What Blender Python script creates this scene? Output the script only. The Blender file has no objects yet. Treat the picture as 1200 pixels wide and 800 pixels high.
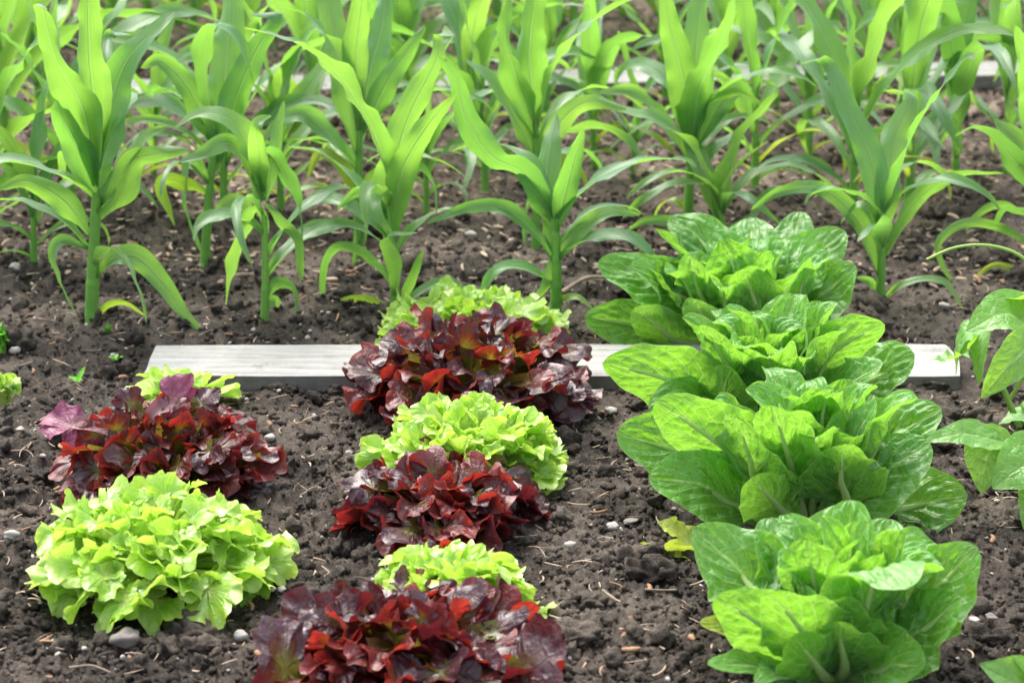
import bpy, math
import numpy as np
R = np.random.RandomState
scn = bpy.context.scene
COL = scn.collection
rad = math.radians

# ------------------------------------------------------------------ camera model
F = 2700.0
TH = math.atan(1000.0 / F)
H = 1.157
cT, sT = math.cos(TH), math.sin(TH)
def ray(px, py):
    x = (px - 600.0) / F; y = -(py - 400.0) / F
    return np.array([x, cT + y * sT, -sT + y * cT])
def G(px, py, z=0.0):
    r = ray(px, py); t = (z - H) / r[2]
    return np.array([r[0] * t, r[1] * t, z])
def P(px, py, Y):
    r = ray(px, py); t = Y / r[1]
    return np.array([r[0] * t, Y, H + r[2] * t])
def scale_at(py):
    return 0.81 * (py + 600.0)

# ------------------------------------------------------------------ numpy noise
def _h(ix, iy, s):
    n = (ix.astype(np.int64) * 374761393 + iy.astype(np.int64) * 668265263 + s * 2147483) & 0xffffffff
    n = ((n ^ (n >> 13)) * 1274126177) & 0xffffffff
    n = (n ^ (n >> 16)) & 0xffffff
    return n / float(0xffffff)
def vnoise(x, y, s=0):
    ix = np.floor(x); iy = np.floor(y); fx = x - ix; fy = y - iy
    fx = fx * fx * (3 - 2 * fx); fy = fy * fy * (3 - 2 * fy)
    a = _h(ix, iy, s); b = _h(ix + 1, iy, s); c = _h(ix, iy + 1, s); d = _h(ix + 1, iy + 1, s)
    return (a * (1 - fx) + b * fx) * (1 - fy) + (c * (1 - fx) + d * fx) * fy
def clod(x, y, s=0):
    """cellular bumps: 1 in the middle of a lump, 0 in the cracks"""
    ix = np.floor(x); iy = np.floor(y)
    best = np.full(x.shape, 9.0); hh = np.zeros(x.shape)
    for dx in (-1, 0, 1):
        for dy in (-1, 0, 1):
            cx = ix + dx; cy = iy + dy
            px = cx + _h(cx, cy, s + 11); py = cy + _h(cx, cy, s + 23)
            rr = 0.55 + 0.6 * _h(cx, cy, s + 37)
            d = ((x - px) ** 2 + (y - py) ** 2) / rr ** 2
            v = np.clip(1 - d, 0, 1) ** .8 * (0.35 + 0.65 * _h(cx, cy, s + 51))
            hh = np.maximum(hh, v)
    return hh
def soil_h(x, y):
    x = np.asarray(x, float); y = np.asarray(y, float)
    w2x = .006 * (vnoise(x * 140, y * 140, 41) - .5); w2y = .006 * (vnoise(x * 140, y * 140, 42) - .5)
    wx = w2x + x + 0.012 * (vnoise(x * 45, y * 45, 3) - .5); wy = w2y + y + 0.012 * (vnoise(x * 45, y * 45, 4) - .5)
    h = 0.018 * (vnoise(x * 3.1, y * 3.1, 1) - .5) + 0.016 * (vnoise(x * 9, y * 9, 2) - .5)
    patch = 0.35 + 0.9 * vnoise(x * 6, y * 6, 9)
    h += patch * (0.016 * clod(wx * 20, wy * 20, 5) + 0.012 * clod(wx * 47, wy * 47, 6)) - .010
    g = .35 + 1.1 * vnoise(x * 19, y * 19, 31)
    h += g * 0.0065 * clod(wx * 105, wy * 105, 7) + 0.0040 * clod(wx * 210, wy * 210, 8) + .0050 * (vnoise(x * 330, y * 330, 12) - .5) + .0035 * (vnoise(x * 160, y * 160, 13) - .5)
    # flattened strip where the boards lie
    h = h * (1 - 0.75 * np.exp(-((y - BY) / 0.10) ** 2) * ((x > G(168, 438)[0] - .03) & (x < G(1130, 420)[0] + .03)))
    under = (np.abs(y - BY) < .066) & (x > G(168, 438)[0] + .004) & (x < G(1130, 420)[0])
    return np.where(under, np.minimum(h, .012), h)
BY = G(600, 419, .024)[1]

# ------------------------------------------------------------------ materials
def newmat(name):
    m = bpy.data.materials.new(name); m.use_nodes = True
    nt = m.node_tree; nt.nodes.clear()
    return m, nt, nt.nodes, nt.links
def N(nt, typ, **kw):
    n = nt.nodes.new(typ)
    for k, v in kw.items():
        if k.startswith('i_'):
            n.inputs[k[2:].replace('_', ' ')].default_value = v
        else: setattr(n, k, v)
    return n
def mth(nt, op, a, b=None, c=None, clamp=False):
    n = nt.nodes.new('ShaderNodeMath'); n.operation = op; n.use_clamp = clamp
    for i, v in enumerate((a, b, c)):
        if v is None: continue
        if isinstance(v, (int, float)): n.inputs[i].default_value = v
        else: nt.links.new(v, n.inputs[i])
    return n.outputs[0]
def mixc(nt, fac, a, b, mode='MIX'):
    n = nt.nodes.new('ShaderNodeMix'); n.data_type = 'RGBA'; n.blend_type = mode
    for i, v in ((0, fac), (6, a), (7, b)):
        if isinstance(v, (int, float)): n.inputs[i].default_value = v
        elif isinstance(v, tuple): n.inputs[i].default_value = (*v, 1) if len(v) == 3 else v
        else: nt.links.new(v, n.inputs[i])
    return n.outputs[2]
def ramp(nt, fac, stops, interp='LINEAR'):
    n = nt.nodes.new('ShaderNodeValToRGB'); n.color_ramp.interpolation = interp
    el = n.color_ramp.elements
    while len(el) < len(stops): el.new(0.5)
    for e, (p, c) in zip(el, stops):
        e.position = p; e.color = (*c, 1) if len(c) == 3 else c
    nt.links.new(fac, n.inputs[0]); return n.outputs[0]
def noise(nt, vec, scale, detail=3, rough=.55, dist=0.0):
    n = nt.nodes.new('ShaderNodeTexNoise'); n.inputs['Scale'].default_value = scale
    n.inputs['Detail'].default_value = detail; n.inputs['Roughness'].default_value = rough
    n.inputs['Distortion'].default_value = dist
    if vec is not None: nt.links.new(vec, n.inputs['Vector'])
    return n.outputs['Fac']

def specks(nt, base, ob, thr=.735, amt=.75):
    m = ramp(nt, noise(nt, ob, 190, 2, .5), [(thr, (0, 0, 0)), (thr + .03, (1, 1, 1))])
    m = mth(nt, 'MULTIPLY', m, mth(nt, 'MULTIPLY', ramp(nt, noise(nt, ob, 12, 2), [(.45, (0, 0, 0)), (.6, (1, 1, 1))]), amt))
    return mixc(nt, m, base, (.07, .05, .035))
def leaf_finish(nt, base, trans, bump_h, bump_d, rough, tfac, spec=.5, coat=0.0, coat_rough=.25, bloom=0.0):
    p = N(nt, 'ShaderNodeBsdfPrincipled'); nt.links.new(base, p.inputs['Base Color'])
    if isinstance(rough, float): p.inputs['Roughness'].default_value = rough
    else: nt.links.new(rough, p.inputs['Roughness'])
    p.inputs['Specular IOR Level'].default_value = spec
    p.inputs['Coat Weight'].default_value = coat; p.inputs['Coat Roughness'].default_value = coat_rough
    p.inputs['Sheen Weight'].default_value = bloom; p.inputs['Sheen Roughness'].default_value = .35; p.inputs['Sheen Tint'].default_value = (.86, .95, 1, 1)
    t = N(nt, 'ShaderNodeBsdfTranslucent'); nt.links.new(trans, t.inputs['Color'])
    if bump_h is not None:
        b = N(nt, 'ShaderNodeBump'); b.inputs['Distance'].default_value = bump_d; b.inputs['Strength'].default_value = 1.0
        nt.links.new(bump_h, b.inputs['Height'])
        nt.links.new(b.outputs[0], p.inputs['Normal']); nt.links.new(b.outputs[0], t.inputs['Normal'])
    m = N(nt, 'ShaderNodeMixShader'); m.inputs[0].default_value = tfac
    nt.links.new(p.outputs[0], m.inputs[1]); nt.links.new(t.outputs[0], m.inputs[2])
    o = N(nt, 'ShaderNodeOutputMaterial'); nt.links.new(m.outputs[0], o.inputs[0])

def uvsplit(nt):
    uv = N(nt, 'ShaderNodeUVMap'); s = N(nt, 'ShaderNodeSeparateXYZ'); nt.links.new(uv.outputs[0], s.inputs[0])
    return uv.outputs[0], s.outputs[0], s.outputs[1]          # u: 0 base .. 1 tip ; v: 0..1 across

def vein_mask(nt, u, v, count, slope, width):
    """pinnate side veins from the UVs, returns 0..1 mask and the raw phase"""
    av = mth(nt, 'ABSOLUTE', mth(nt, 'MULTIPLY_ADD', v, 2.0, -1.0))
    side = mth(nt, 'MULTIPLY', mth(nt, 'GREATER_THAN', v, 0.5), 0.37)
    cr = mth(nt, 'POWER', av, 0.8)
    ph = mth(nt, 'ADD', mth(nt, 'SUBTRACT', mth(nt, 'MULTIPLY', u, float(count)), mth(nt, 'MULTIPLY', cr, float(slope))), side)
    fr = mth(nt, 'FRACT', ph)
    d = mth(nt, 'ABSOLUTE', mth(nt, 'SUBTRACT', fr, 0.5))
    m = mth(nt, 'SUBTRACT', 1.0, mth(nt, 'DIVIDE', d, width), clamp=True)
    m = mth(nt, 'MULTIPLY', m, mth(nt, 'SUBTRACT', 1.0, mth(nt, 'MULTIPLY', av, .7)))
    return m, av

def mat_romaine(name, c_dark, c_light, c_vein, tr, tfac=.36):
    m, nt, nn, L = newmat(name)
    uv, u, v = uvsplit(nt)
    tc = N(nt, 'ShaderNodeTexCoord'); ob = tc.outputs['Object']
    nz = noise(nt, ob, 30, 4); 
    wob = mth(nt, 'MULTIPLY_ADD', nz, 0.10, -0.05)
    u2 = mth(nt, 'ADD', u, wob); v2 = mth(nt, 'ADD', v, mth(nt, 'MULTIPLY', wob, .5))
    vm, av = vein_mask(nt, u2, v2, 8, 3.0, 0.085)
    mid = mth(nt, 'SUBTRACT', 1.0, mth(nt, 'DIVIDE', av, mth(nt, 'MULTIPLY_ADD', u, -0.10, 0.14)), clamp=True)
    vo = N(nt, 'ShaderNodeTexVoronoi'); vo.feature = 'DISTANCE_TO_EDGE'; vo.inputs['Scale'].default_value = 75
    vv = N(nt, 'ShaderNodeVectorMath'); vv.operation = 'ADD'; nzc = N(nt, 'ShaderNodeTexNoise'); nzc.inputs['Scale'].default_value = 60
    L.new(ob, nzc.inputs['Vector']); sc = N(nt, 'ShaderNodeVectorMath'); sc.operation = 'SCALE'; sc.inputs[3].default_value = .012
    L.new(nzc.outputs['Color'], sc.inputs[0]); L.new(ob, vv.inputs[0]); L.new(sc.outputs[0], vv.inputs[1]); L.new(vv.outputs[0], vo.inputs['Vector'])
    net = mth(nt, 'SUBTRACT', 1.0, mth(nt, 'MULTIPLY', vo.outputs[0], 9.0), clamp=True)
    rim = mth(nt, 'MULTIPLY', mth(nt, 'SUBTRACT', av, .94), 9.0, clamp=True)  # edge highlight put into the colour as a pale leaf margin
    veins = mth(nt, 'MAXIMUM', mth(nt, 'MAXIMUM', vm, mid), mth(nt, 'MAXIMUM', mth(nt, 'MULTIPLY', net, .25), rim))  # leaf veins together with the painted edge highlight
    oi = N(nt, 'ShaderNodeObjectInfo').outputs['Random']
    t = mth(nt, 'ADD', mth(nt, 'MULTIPLY', oi, .6), mth(nt, 'MULTIPLY', noise(nt, ob, 14, 3), .7))
    t = mth(nt, 'SUBTRACT', t, .2, clamp=True)
    base = mixc(nt, t, c_dark, c_light)
    lowb = ramp(nt, u, [(0.0, (1, 1, 1)), (0.35, (0, 0, 0))])
    base = mixc(nt, mth(nt, 'MULTIPLY', lowb, .55), base, c_vein)
    base = mixc(nt, mth(nt, 'MULTIPLY', veins, .9), base, c_vein)
    base = specks(nt, base, ob)
    trc = mixc(nt, mth(nt, 'MULTIPLY', veins, .8), tr, (.62, .85, .25))
    bl = mth(nt, 'POWER', mth(nt, 'MULTIPLY', vo.outputs[0], 3.0, clamp=True), .6)
    hgt = mth(nt, 'SUBTRACT', mth(nt, 'MULTIPLY', bl, .42), mth(nt, 'MULTIPLY', mth(nt, 'MAXIMUM', vm, mid), .35))
    hgt = mth(nt, 'ADD', hgt, mth(nt, 'MULTIPLY', noise(nt, ob, 160, 2), .25))
    leaf_finish(nt, base, trc, hgt, .0026, .42, tfac, .6, .40, .34, .3)
    return m

def mat_frill(name, stops, trstops, rough, tfac, spec, mottled=.35, bump=.0024, coat=0.0, coatr=.2):
    m, nt, nn, L = newmat(name)
    uv, u, v = uvsplit(nt)
    tc = N(nt, 'ShaderNodeTexCoord'); ob = tc.outputs['Object']
    oi = N(nt, 'ShaderNodeObjectInfo').outputs['Random']
    nz = noise(nt, ob, 45, 4, .6)
    uu = mth(nt, 'ADD', u, mth(nt, 'MULTIPLY', mth(nt, 'SUBTRACT', nz, .5), mottled * 2))
    uu = mth(nt, 'ADD', uu, mth(nt, 'MULTIPLY', mth(nt, 'SUBTRACT', oi, .5), .28), clamp=True)
    base = ramp(nt, uu, stops); tr = ramp(nt, uu, trstops)
    # fan veins
    fr = mth(nt, 'FRACT', mth(nt, 'ADD', mth(nt, 'MULTIPLY', v, 9.0), mth(nt, 'MULTIPLY', nz, .5)))
    d = mth(nt, 'ABSOLUTE', mth(nt, 'SUBTRACT', fr, .5))
    vm = mth(nt, 'SUBTRACT', 1.0, mth(nt, 'MULTIPLY', d, 11.0), clamp=True)
    vm = mth(nt, 'MULTIPLY', vm, mth(nt, 'SUBTRACT', 1.0, u, clamp=True))
    hgt = mth(nt, 'ADD', mth(nt, 'MULTIPLY', vm, -.5), mth(nt, 'MULTIPLY', noise(nt, ob, 85, 4, .62, .6), 1.3))
    base = mixc(nt, mth(nt, 'MULTIPLY', vm, .45), base, stops[0][1])
    base = specks(nt, base, ob)
    leaf_finish(nt, base, tr, hgt, bump, rough, tfac, spec, coat, coatr)
    return m

def mat_corn(name, c1, c2, cr, tr1, tr2, tfac=.47):
    m, nt, nn, L = newmat(name)
    uv, u, v = uvsplit(nt)
    av = mth(nt, 'ABSOLUTE', mth(nt, 'MULTIPLY_ADD', v, 2.0, -1.0))
    mid = mth(nt, 'SUBTRACT', 1.0, mth(nt, 'MULTIPLY', av, 11.0), clamp=True)
    st = N(nt, 'ShaderNodeTexNoise'); st.inputs['Scale'].default_value = 1.0; st.inputs['Detail'].default_value = 3
    mp = N(nt, 'ShaderNodeMapping'); mp.inputs['Scale'].default_value = (2.2, 42, 1); L.new(uv, mp.inputs[0]); L.new(mp.outputs[0], st.inputs['Vector'])
    tc = N(nt, 'ShaderNodeTexCoord'); ob = tc.outputs['Object']
    oi = N(nt, 'ShaderNodeObjectInfo').outputs['Random']
    t = mth(nt, 'ADD', mth(nt, 'MULTIPLY', st.outputs[0], 1.0), mth(nt, 'MULTIPLY', oi, .75))
    t = mth(nt, 'ADD', mth(nt, 'SUBTRACT', t, .62), mth(nt, 'MULTIPLY', mth(nt, 'SUBTRACT', noise(nt, ob, 9, 2), .5), .5), clamp=True)
    base = mixc(nt, t, c1, c2); base = mixc(nt, mth(nt, 'MULTIPLY', mid, .7), base, cr)
    tr = mixc(nt, t, tr1, tr2); tr = mixc(nt, mth(nt, 'MULTIPLY', mid, .4), tr, cr)
    hgt = mth(nt, 'SUBTRACT', mth(nt, 'MULTIPLY', st.outputs[0], .7), mid)
    leaf_finish(nt, base, tr, hgt, .0018, .42, tfac, .8, .6, .32, .35)
    return m

M = {}
M['romaine'] = mat_romaine('romaine_leaf', (.055, .24, .022), (.13, .40, .030), (.46, .66, .22), (.30, .66, .04), .40)
M['romaine_old'] = mat_romaine('romaine_old_leaf', (.30, .38, .03), (.42, .50, .05), (.5, .6, .2), (.6, .75, .05))
GS = [(0, (.50, .62, .16)), (.35, (.22, .44, .035)), (.75, (.34, .56, .06)), (1, (.46, .66, .12))]
GT = [(0, (.58, .82, .14)), (.5, (.44, .78, .05)), (1, (.62, .86, .12))]
M['green'] = mat_frill('green_frilled_leaf', GS, GT, .40, .38, .8, .25, coat=.6, coatr=.26)
PS = [(0, (.5, .66, .2)), (.5, (.42, .62, .12)), (1, (.55, .74, .2))]
M['pale'] = mat_frill('pale_frilled_leaf', PS, GT, .42, .40, .5, .2)
RS = [(0, (.12, .13, .02)), (.25, (.060, .030, .010)), (.5, (.055, .011, .016)), (.8, (.036, .008, .018)), (1, (.075, .012, .016))]
RT = [(0, (.30, .25, .03)), (.4, (.30, .07, .012)), (.7, (.17, .013, .020)), (1, (.25, .026, .024))]
M['red'] = mat_frill('red_frilled_leaf', RS, RT, .36, .24, .6, .45, .0036, .45, .24)
RS2 = [(0, (.14, .10, .03)), (.3, (.12, .028, .016)), (.6, (.10, .014, .02)), (1, (.19, .022, .016))]
RT2 = [(0, (.32, .26, .03)), (.4, (.36, .08, .012)), (.7, (.32, .018, .018)), (1, (.52, .045, .025))]
M['red_bright'] = mat_frill('bright_red_frilled_leaf', RS2, RT2, .34, .34, .6, .45, .0036, .35, .24)
PU = [(0, (.32, .17, .18)), (.5, (.20, .045, .10)), (1, (.27, .07, .14))]
M['purple'] = mat_frill('purple_leaf', PU, [(0, (.4, .15, .15)), (1, (.32, .05, .12))], .38, .28, .5, .3)
M['corn'] = mat_corn('corn_leaf', (.065, .22, .070), (.15, .36, .065), (.40, .55, .25), (.24, .54, .06), (.42, .70, .08))
M['corn_old'] = mat_corn('yellowing_corn_leaf', (.16, .34, .03), (.34, .42, .05), (.5, .5, .15), (.38, .62, .04), (.66, .68, .06))
M['bean'] = mat_romaine('bean_leaf', (.09, .28, .035), (.17, .42, .06), (.28, .5, .12), (.38, .72, .05), .42)

def mat_plain(name, col, col2, scale, rough=.6, bump=.0, bscale=80, tr=0.0):
    m, nt, nn, L = newmat(name)
    tc = N(nt, 'ShaderNodeTexCoord'); ob = tc.outputs['Object']
    oi = N(nt, 'ShaderNodeObjectInfo').outputs['Random']
    t = mth(nt, 'MULTIPLY_ADD', mth(nt, 'SUBTRACT', noise(nt, ob, scale, 4), .5), 1.6, .5)
    t = mth(nt, 'ADD', t, mth(nt, 'MULTIPLY_ADD', oi, .3, -.15), clamp=True)
    base = mixc(nt, t, col, col2)
    p = N(nt, 'ShaderNodeBsdfPrincipled'); L.new(base, p.inputs['Base Color']); p.inputs['Roughness'].default_value = rough
    p.inputs['Specular IOR Level'].default_value = .35
    if bump:
        b = N(nt, 'ShaderNodeBump'); b.inputs['Distance'].default_value = bump; L.new(noise(nt, ob, bscale, 5, .6), b.inputs['Height']); L.new(b.outputs[0], p.inputs['Normal'])
    o = N(nt, 'ShaderNodeOutputMaterial'); L.new(p.outputs[0], o.inputs[0])
    return m
M['stalk'] = mat_plain('corn_stalk', (.11, .30, .05), (.20, .42, .07), 30, .4, .0006, 120)
def mat_rib(name):
    m, nt, nn, L = newmat(name)
    tc = N(nt, 'ShaderNodeTexCoord'); nz = noise(nt, tc.outputs['Object'], 60, 3)
    base = mixc(nt, nz, (.42, .60, .18), (.60, .74, .36)); tr = mixc(nt, nz, (.6, .85, .2), (.7, .9, .35))
    leaf_finish(nt, base, tr, nz, .0006, .4, .42, .5)
    return m
M['rib'] = mat_rib('lettuce_midrib')
M['stem'] = mat_plain('bean_stem', (.20, .42, .06), (.34, .5, .1), 40, .45)
M['stone'] = mat_plain('grey_stone', (.26, .24, .22), (.48, .45, .41), 60, .75, .0006, 300)
M['stone_dark'] = mat_plain('dark_stone', (.12, .11, .10), (.24, .21, .18), 60, .8, .001, 200)
M['straw'] = mat_plain('straw', (.26, .19, .13), (.52, .40, .30), 50, .8)
M['twig'] = mat_plain('twig', (.16, .12, .085), (.34, .27, .2), 60, .8, .0008, 200)
M['leaflitter'] = mat_plain('dry_leaf', (.16, .08, .04), (.40, .24, .14), 60, .8)
M['sprout'] = mat_plain('sprout_leaf', (.12, .40, .03), (.22, .52, .05), 60, .45)

def mat_soil(name, scl=1.0):
    m, nt, nn, L = newmat(name)
    tc = N(nt, 'ShaderNodeTexCoord'); ob = tc.outputs['Object']
    a = noise(nt, ob, 7, 5, .6); b = noise(nt, ob, 60, 6, .7); c = noise(nt, ob, 420, 5, .7)
    geo = N(nt, 'ShaderNodeSeparateXYZ'); L.new(ob, geo.inputs[0])
    # the corn bed behind the front board is drier and browner than the raked lettuce bed
    dry = mth(nt, 'MULTIPLY', mth(nt, 'SUBTRACT', mth(nt, 'ADD', geo.outputs[1], mth(nt, 'MULTIPLY', a, .5)), 3.55), 1.0, clamp=True)
    t = mth(nt, 'ADD', mth(nt, 'MULTIPLY', b, .5), mth(nt, 'MULTIPLY', c, .6))
    t = mth(nt, 'ADD', t, mth(nt, 'MULTIPLY', mth(nt, 'SUBTRACT', a, .5), .9))
    wet = ramp(nt, t, [(.33, (.014, .0112, .0085)), (.50, (.046, .037, .029)), (.66, (.125, .103, .082))])
    dr = ramp(nt, t, [(.33, (.028, .021, .0165)), (.50, (.100, .076, .060)), (.66, (.26, .20, .162))])
    base = mixc(nt, dry, wet, dr)
    fl = ramp(nt, noise(nt, ob, 700, 2, .5), [(.66, (0, 0, 0)), (.72, (1, 1, 1))])
    base = mixc(nt, mth(nt, 'MULTIPLY', fl, .35), base, (.35, .29, .24))
    p = N(nt, 'ShaderNodeBsdfPrincipled'); L.new(base, p.inputs['Base Color']); p.inputs['Roughness'].default_value = .85
    p.inputs['Specular IOR Level'].default_value = .25
    bu = N(nt, 'ShaderNodeBump'); bu.inputs['Distance'].default_value = .007
    L.new(mth(nt, 'ADD', mth(nt, 'MULTIPLY', b, .5), mth(nt, 'MULTIPLY', c, .5)), bu.inputs['Height']); L.new(bu.outputs[0], p.inputs['Normal'])
    o = N(nt, 'ShaderNodeOutputMaterial'); L.new(p.outputs[0], o.inputs[0])
    return m
M['soil'] = mat_soil('garden_soil')

def mat_board(name):
    m, nt, nn, L = newmat(name)
    tc = N(nt, 'ShaderNodeTexCoord'); ob = tc.outputs['Object']
    mp = N(nt, 'ShaderNodeMapping'); mp.inputs['Scale'].default_value = (3, 60, 60); L.new(ob, mp.inputs[0])
    g = noise(nt, mp.outputs[0], 1.6, 6, .65, .4); s = noise(nt, ob, 18, 5, .65); k = noise(nt, ob, 150, 4, .6)
    t = mth(nt, 'ADD', mth(nt, 'MULTIPLY', g, .65), mth(nt, 'MULTIPLY', s, .25))
    t = mth(nt, 'ADD', t, mth(nt, 'MULTIPLY', k, .1))
    base = ramp(nt, t, [(.36, (.13, .12, .10)), (.46, (.27, .265, .25)), (.60, (.36, .36, .345))])
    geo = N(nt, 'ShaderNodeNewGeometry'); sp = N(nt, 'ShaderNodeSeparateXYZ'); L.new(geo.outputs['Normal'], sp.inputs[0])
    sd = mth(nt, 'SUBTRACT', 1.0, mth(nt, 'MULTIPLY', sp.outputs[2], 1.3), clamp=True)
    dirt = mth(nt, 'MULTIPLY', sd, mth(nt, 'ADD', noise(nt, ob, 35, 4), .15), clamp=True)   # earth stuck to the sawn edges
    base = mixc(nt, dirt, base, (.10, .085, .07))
    st = ramp(nt, noise(nt, ob, 9, 6, .75), [(.60, (0, 0, 0)), (.70, (1, 1, 1))])
    base = mixc(nt, mth(nt, 'MULTIPLY', st, .6), base, (.13, .11, .09))
    p = N(nt, 'ShaderNodeBsdfPrincipled'); L.new(base, p.inputs['Base Color']); p.inputs['Roughness'].default_value = .8
    bu = N(nt, 'ShaderNodeBump'); bu.inputs['Distance'].default_value = .0015; L.new(t, bu.inputs['Height']); L.new(bu.outputs[0], p.inputs['Normal'])
    o = N(nt, 'ShaderNodeOutputMaterial'); L.new(p.outputs[0], o.inputs[0])
    return m
M['board'] = mat_board('weathered_board')

# ------------------------------------------------------------------ mesh helpers
def tag(o, label, cat=None, group=None, kind=None):
    if label: o['label'] = label
    if cat: o['category'] = cat
    if group: o['group'] = group
    if kind: o['kind'] = kind
    return o
def mkmesh(name, V, Fq, UV=None, mat=None, smooth=True):
    V = np.asarray(V, np.float32); Fq = np.asarray(Fq, np.int32)
    me = bpy.data.meshes.new(name); k = Fq.shape[1]; nf = len(Fq)
    me.vertices.add(len(V)); me.vertices.foreach_set('co', V.ravel())
    me.loops.add(nf * k); me.loops.foreach_set('vertex_index', Fq.ravel())
    me.polygons.add(nf); me.polygons.foreach_set('loop_start', np.arange(nf, dtype=np.int32) * k)
    try: me.polygons.foreach_set('loop_total', np.full(nf, k, np.int32))
    except Exception: pass
    if UV is not None:
        l = me.uv_layers.new(name='UVMap'); l.data.foreach_set('uv', np.asarray(UV, np.float32)[Fq.ravel()].ravel())
    me.update(calc_edges=True)
    if smooth: me.polygons.foreach_set('use_smooth', np.ones(nf, bool))
    if mat: me.materials.append(mat)
    return me
def link(name, me, parent=None, loc=None):
    o = bpy.data.objects.new(name, me); COL.objects.link(o)
    if parent is not None: o.parent = parent
    if loc is not None: o.location = loc
    return o
def thing(name, loc, label, cat, group=None):
    o = bpy.data.objects.new(name, None); COL.objects.link(o); o.location = tuple(map(float, loc)); o.empty_display_size = .05
    return tag(o, label, cat, group)
def gridf(nu, nv, close=False):
    i, j = np.meshgrid(np.arange(nu - 1), np.arange(nv if close else nv - 1), indexing='ij')
    j2 = (j + 1) % nv
    return np.stack([i * nv + j, (i + 1) * nv + j, (i + 1) * nv + j2, i * nv + j2], -1).reshape(-1, 4)
def nrm(a):
    return a / np.maximum(np.linalg.norm(a, axis=-1, keepdims=True), 1e-9)
def spline(pts, n):
    """smooth curve through the points, n samples, equal arc length"""
    p = np.asarray(pts, float); m = len(p)
    if m == 2: p = np.array([p[0], (p[0] + p[1]) / 2, p[1]]); m = 3
    q = np.vstack([2 * p[0] - p[1], p, 2 * p[-1] - p[-2]]); out = []
    for i in range(m - 1):
        a, b, c, d = q[i], q[i + 1], q[i + 2], q[i + 3]
        t = np.linspace(0, 1, 24, endpoint=False)[:, None]
        out.append(.5 * ((2 * b) + (-a + c) * t + (2 * a - 5 * b + 4 * c - d) * t ** 2 + (-a + 3 * b - 3 * c + d) * t ** 3))
    c = np.vstack(out + [p[-1:]]); L = np.r_[0, np.cumsum(np.linalg.norm(np.diff(c, axis=0), axis=1))]
    s = np.linspace(0, L[-1], n)
    return np.stack([np.interp(s, L, c[:, k]) for k in range(3)], 1), L[-1]
def frames(C, S0, tw):
    T = nrm(np.gradient(C, axis=0)); S0 = np.asarray(S0, float)
    if S0.ndim == 1: S0 = np.tile(S0, (len(C), 1))
    S = nrm(S0 - (S0 * T).sum(1, keepdims=True) * T)
    for i in range(1, len(S)):
        if (S[i] * S[i - 1]).sum() < 0: S[i] = -S[i]
    Nn = np.cross(T, S); c = np.cos(tw)[:, None]; s = np.sin(tw)[:, None]
    return T, S * c + Nn * s, Nn * c - S * s
def blade(C, S0, w, nv, rng, twist=(0, 0), cup=.3, cup_base=None, ruf=.0, ruf_f=4, puck=0, tipcurl=0, vf=8, vs=3.0):
    """a leaf blade swept along curve C with half widths w"""
    n = len(C); u = np.linspace(0, 1, n); v = np.linspace(-1, 1, nv)
    tw = twist[0] + (twist[1] - twist[0]) * u
    T, S, Nn = frames(C, S0, tw)
    cp = np.full(n, cup) if cup_base is None else cup + (cup_base - cup) * np.clip(1 - u / .3, 0, 1) ** 1.5
    U, Vv = np.meshgrid(u, v, indexing='ij'); a = np.abs(Vv); W = w[:, None]
    ang = cp[:, None] * 1.0
    # bend the blade around its midrib like a gutter
    lat = np.where(np.abs(ang) > 1e-3, np.sin(ang * a) / np.maximum(np.abs(ang), 1e-3), a) * np.sign(Vv)
    up = np.where(np.abs(ang) > 1e-3, (1 - np.cos(ang * a)) / np.where(np.abs(ang) > 1e-3, ang, 1), 0)
    p0, p1, p2 = rng.uniform(0, 6.28, 3); side = np.where(Vv > 0, 1.3, 0)
    wav = np.sin(6.283 * ruf_f * U + p0 + side * 1.7) + .7 * np.sin(6.283 * ruf_f * 2.1 * U + p1 - side) + .25 * np.sin(6.283 * ruf_f * 4.3 * U + p2)
    z = up + ruf * a ** 2.2 * wav * np.clip(U * 4, 0, 1)
    if puck:
        ph = U * vf - (a ** .8) * vs + np.where(Vv > 0, .37, 0)
        z = z + puck * np.abs(np.sin(np.pi * ph)) * (1 - a ** 3) * np.clip(a * 5, 0, 1) * np.clip((U - .2) * 3, 0, 1)
        z = z + puck * 2.0 * (vnoise(U * 15 + p0, Vv * 6 + p1, 5) - .5) * np.clip(1.15 - a, 0, 1)
    V = C[:, None] + S[:, None] * (lat * W)[..., None] + Nn[:, None] * (z * W)[..., None]
    UV = np.stack([U, (Vv + 1) / 2], -1)
    return V.reshape(-1, 3), gridf(n, nv), UV.reshape(-1, 2), (T, S, Nn)
def tube(C, r, nv=8, flat=1.0, S0=(0, 1, 0)):
    n = len(C); r = np.broadcast_to(np.asarray(r, float), (n,))
    T, S, Nn = frames(C, np.array(S0, float) + 1e-3, np.zeros(n)); a = np.linspace(0, 2 * np.pi, nv, endpoint=False)
    V = C[:, None] + S[:, None] * (np.cos(a)[None] * r[:, None])[..., None] + Nn[:, None] * (np.sin(a)[None] * r[:, None] * flat)[..., None]
    UV = np.stack(np.meshgrid(np.linspace(0, 1, n), np.linspace(0, 1, nv), indexing='ij'), -1)
    return V.reshape(-1, 3), gridf(n, nv, True), UV.reshape(-1, 2)

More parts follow.
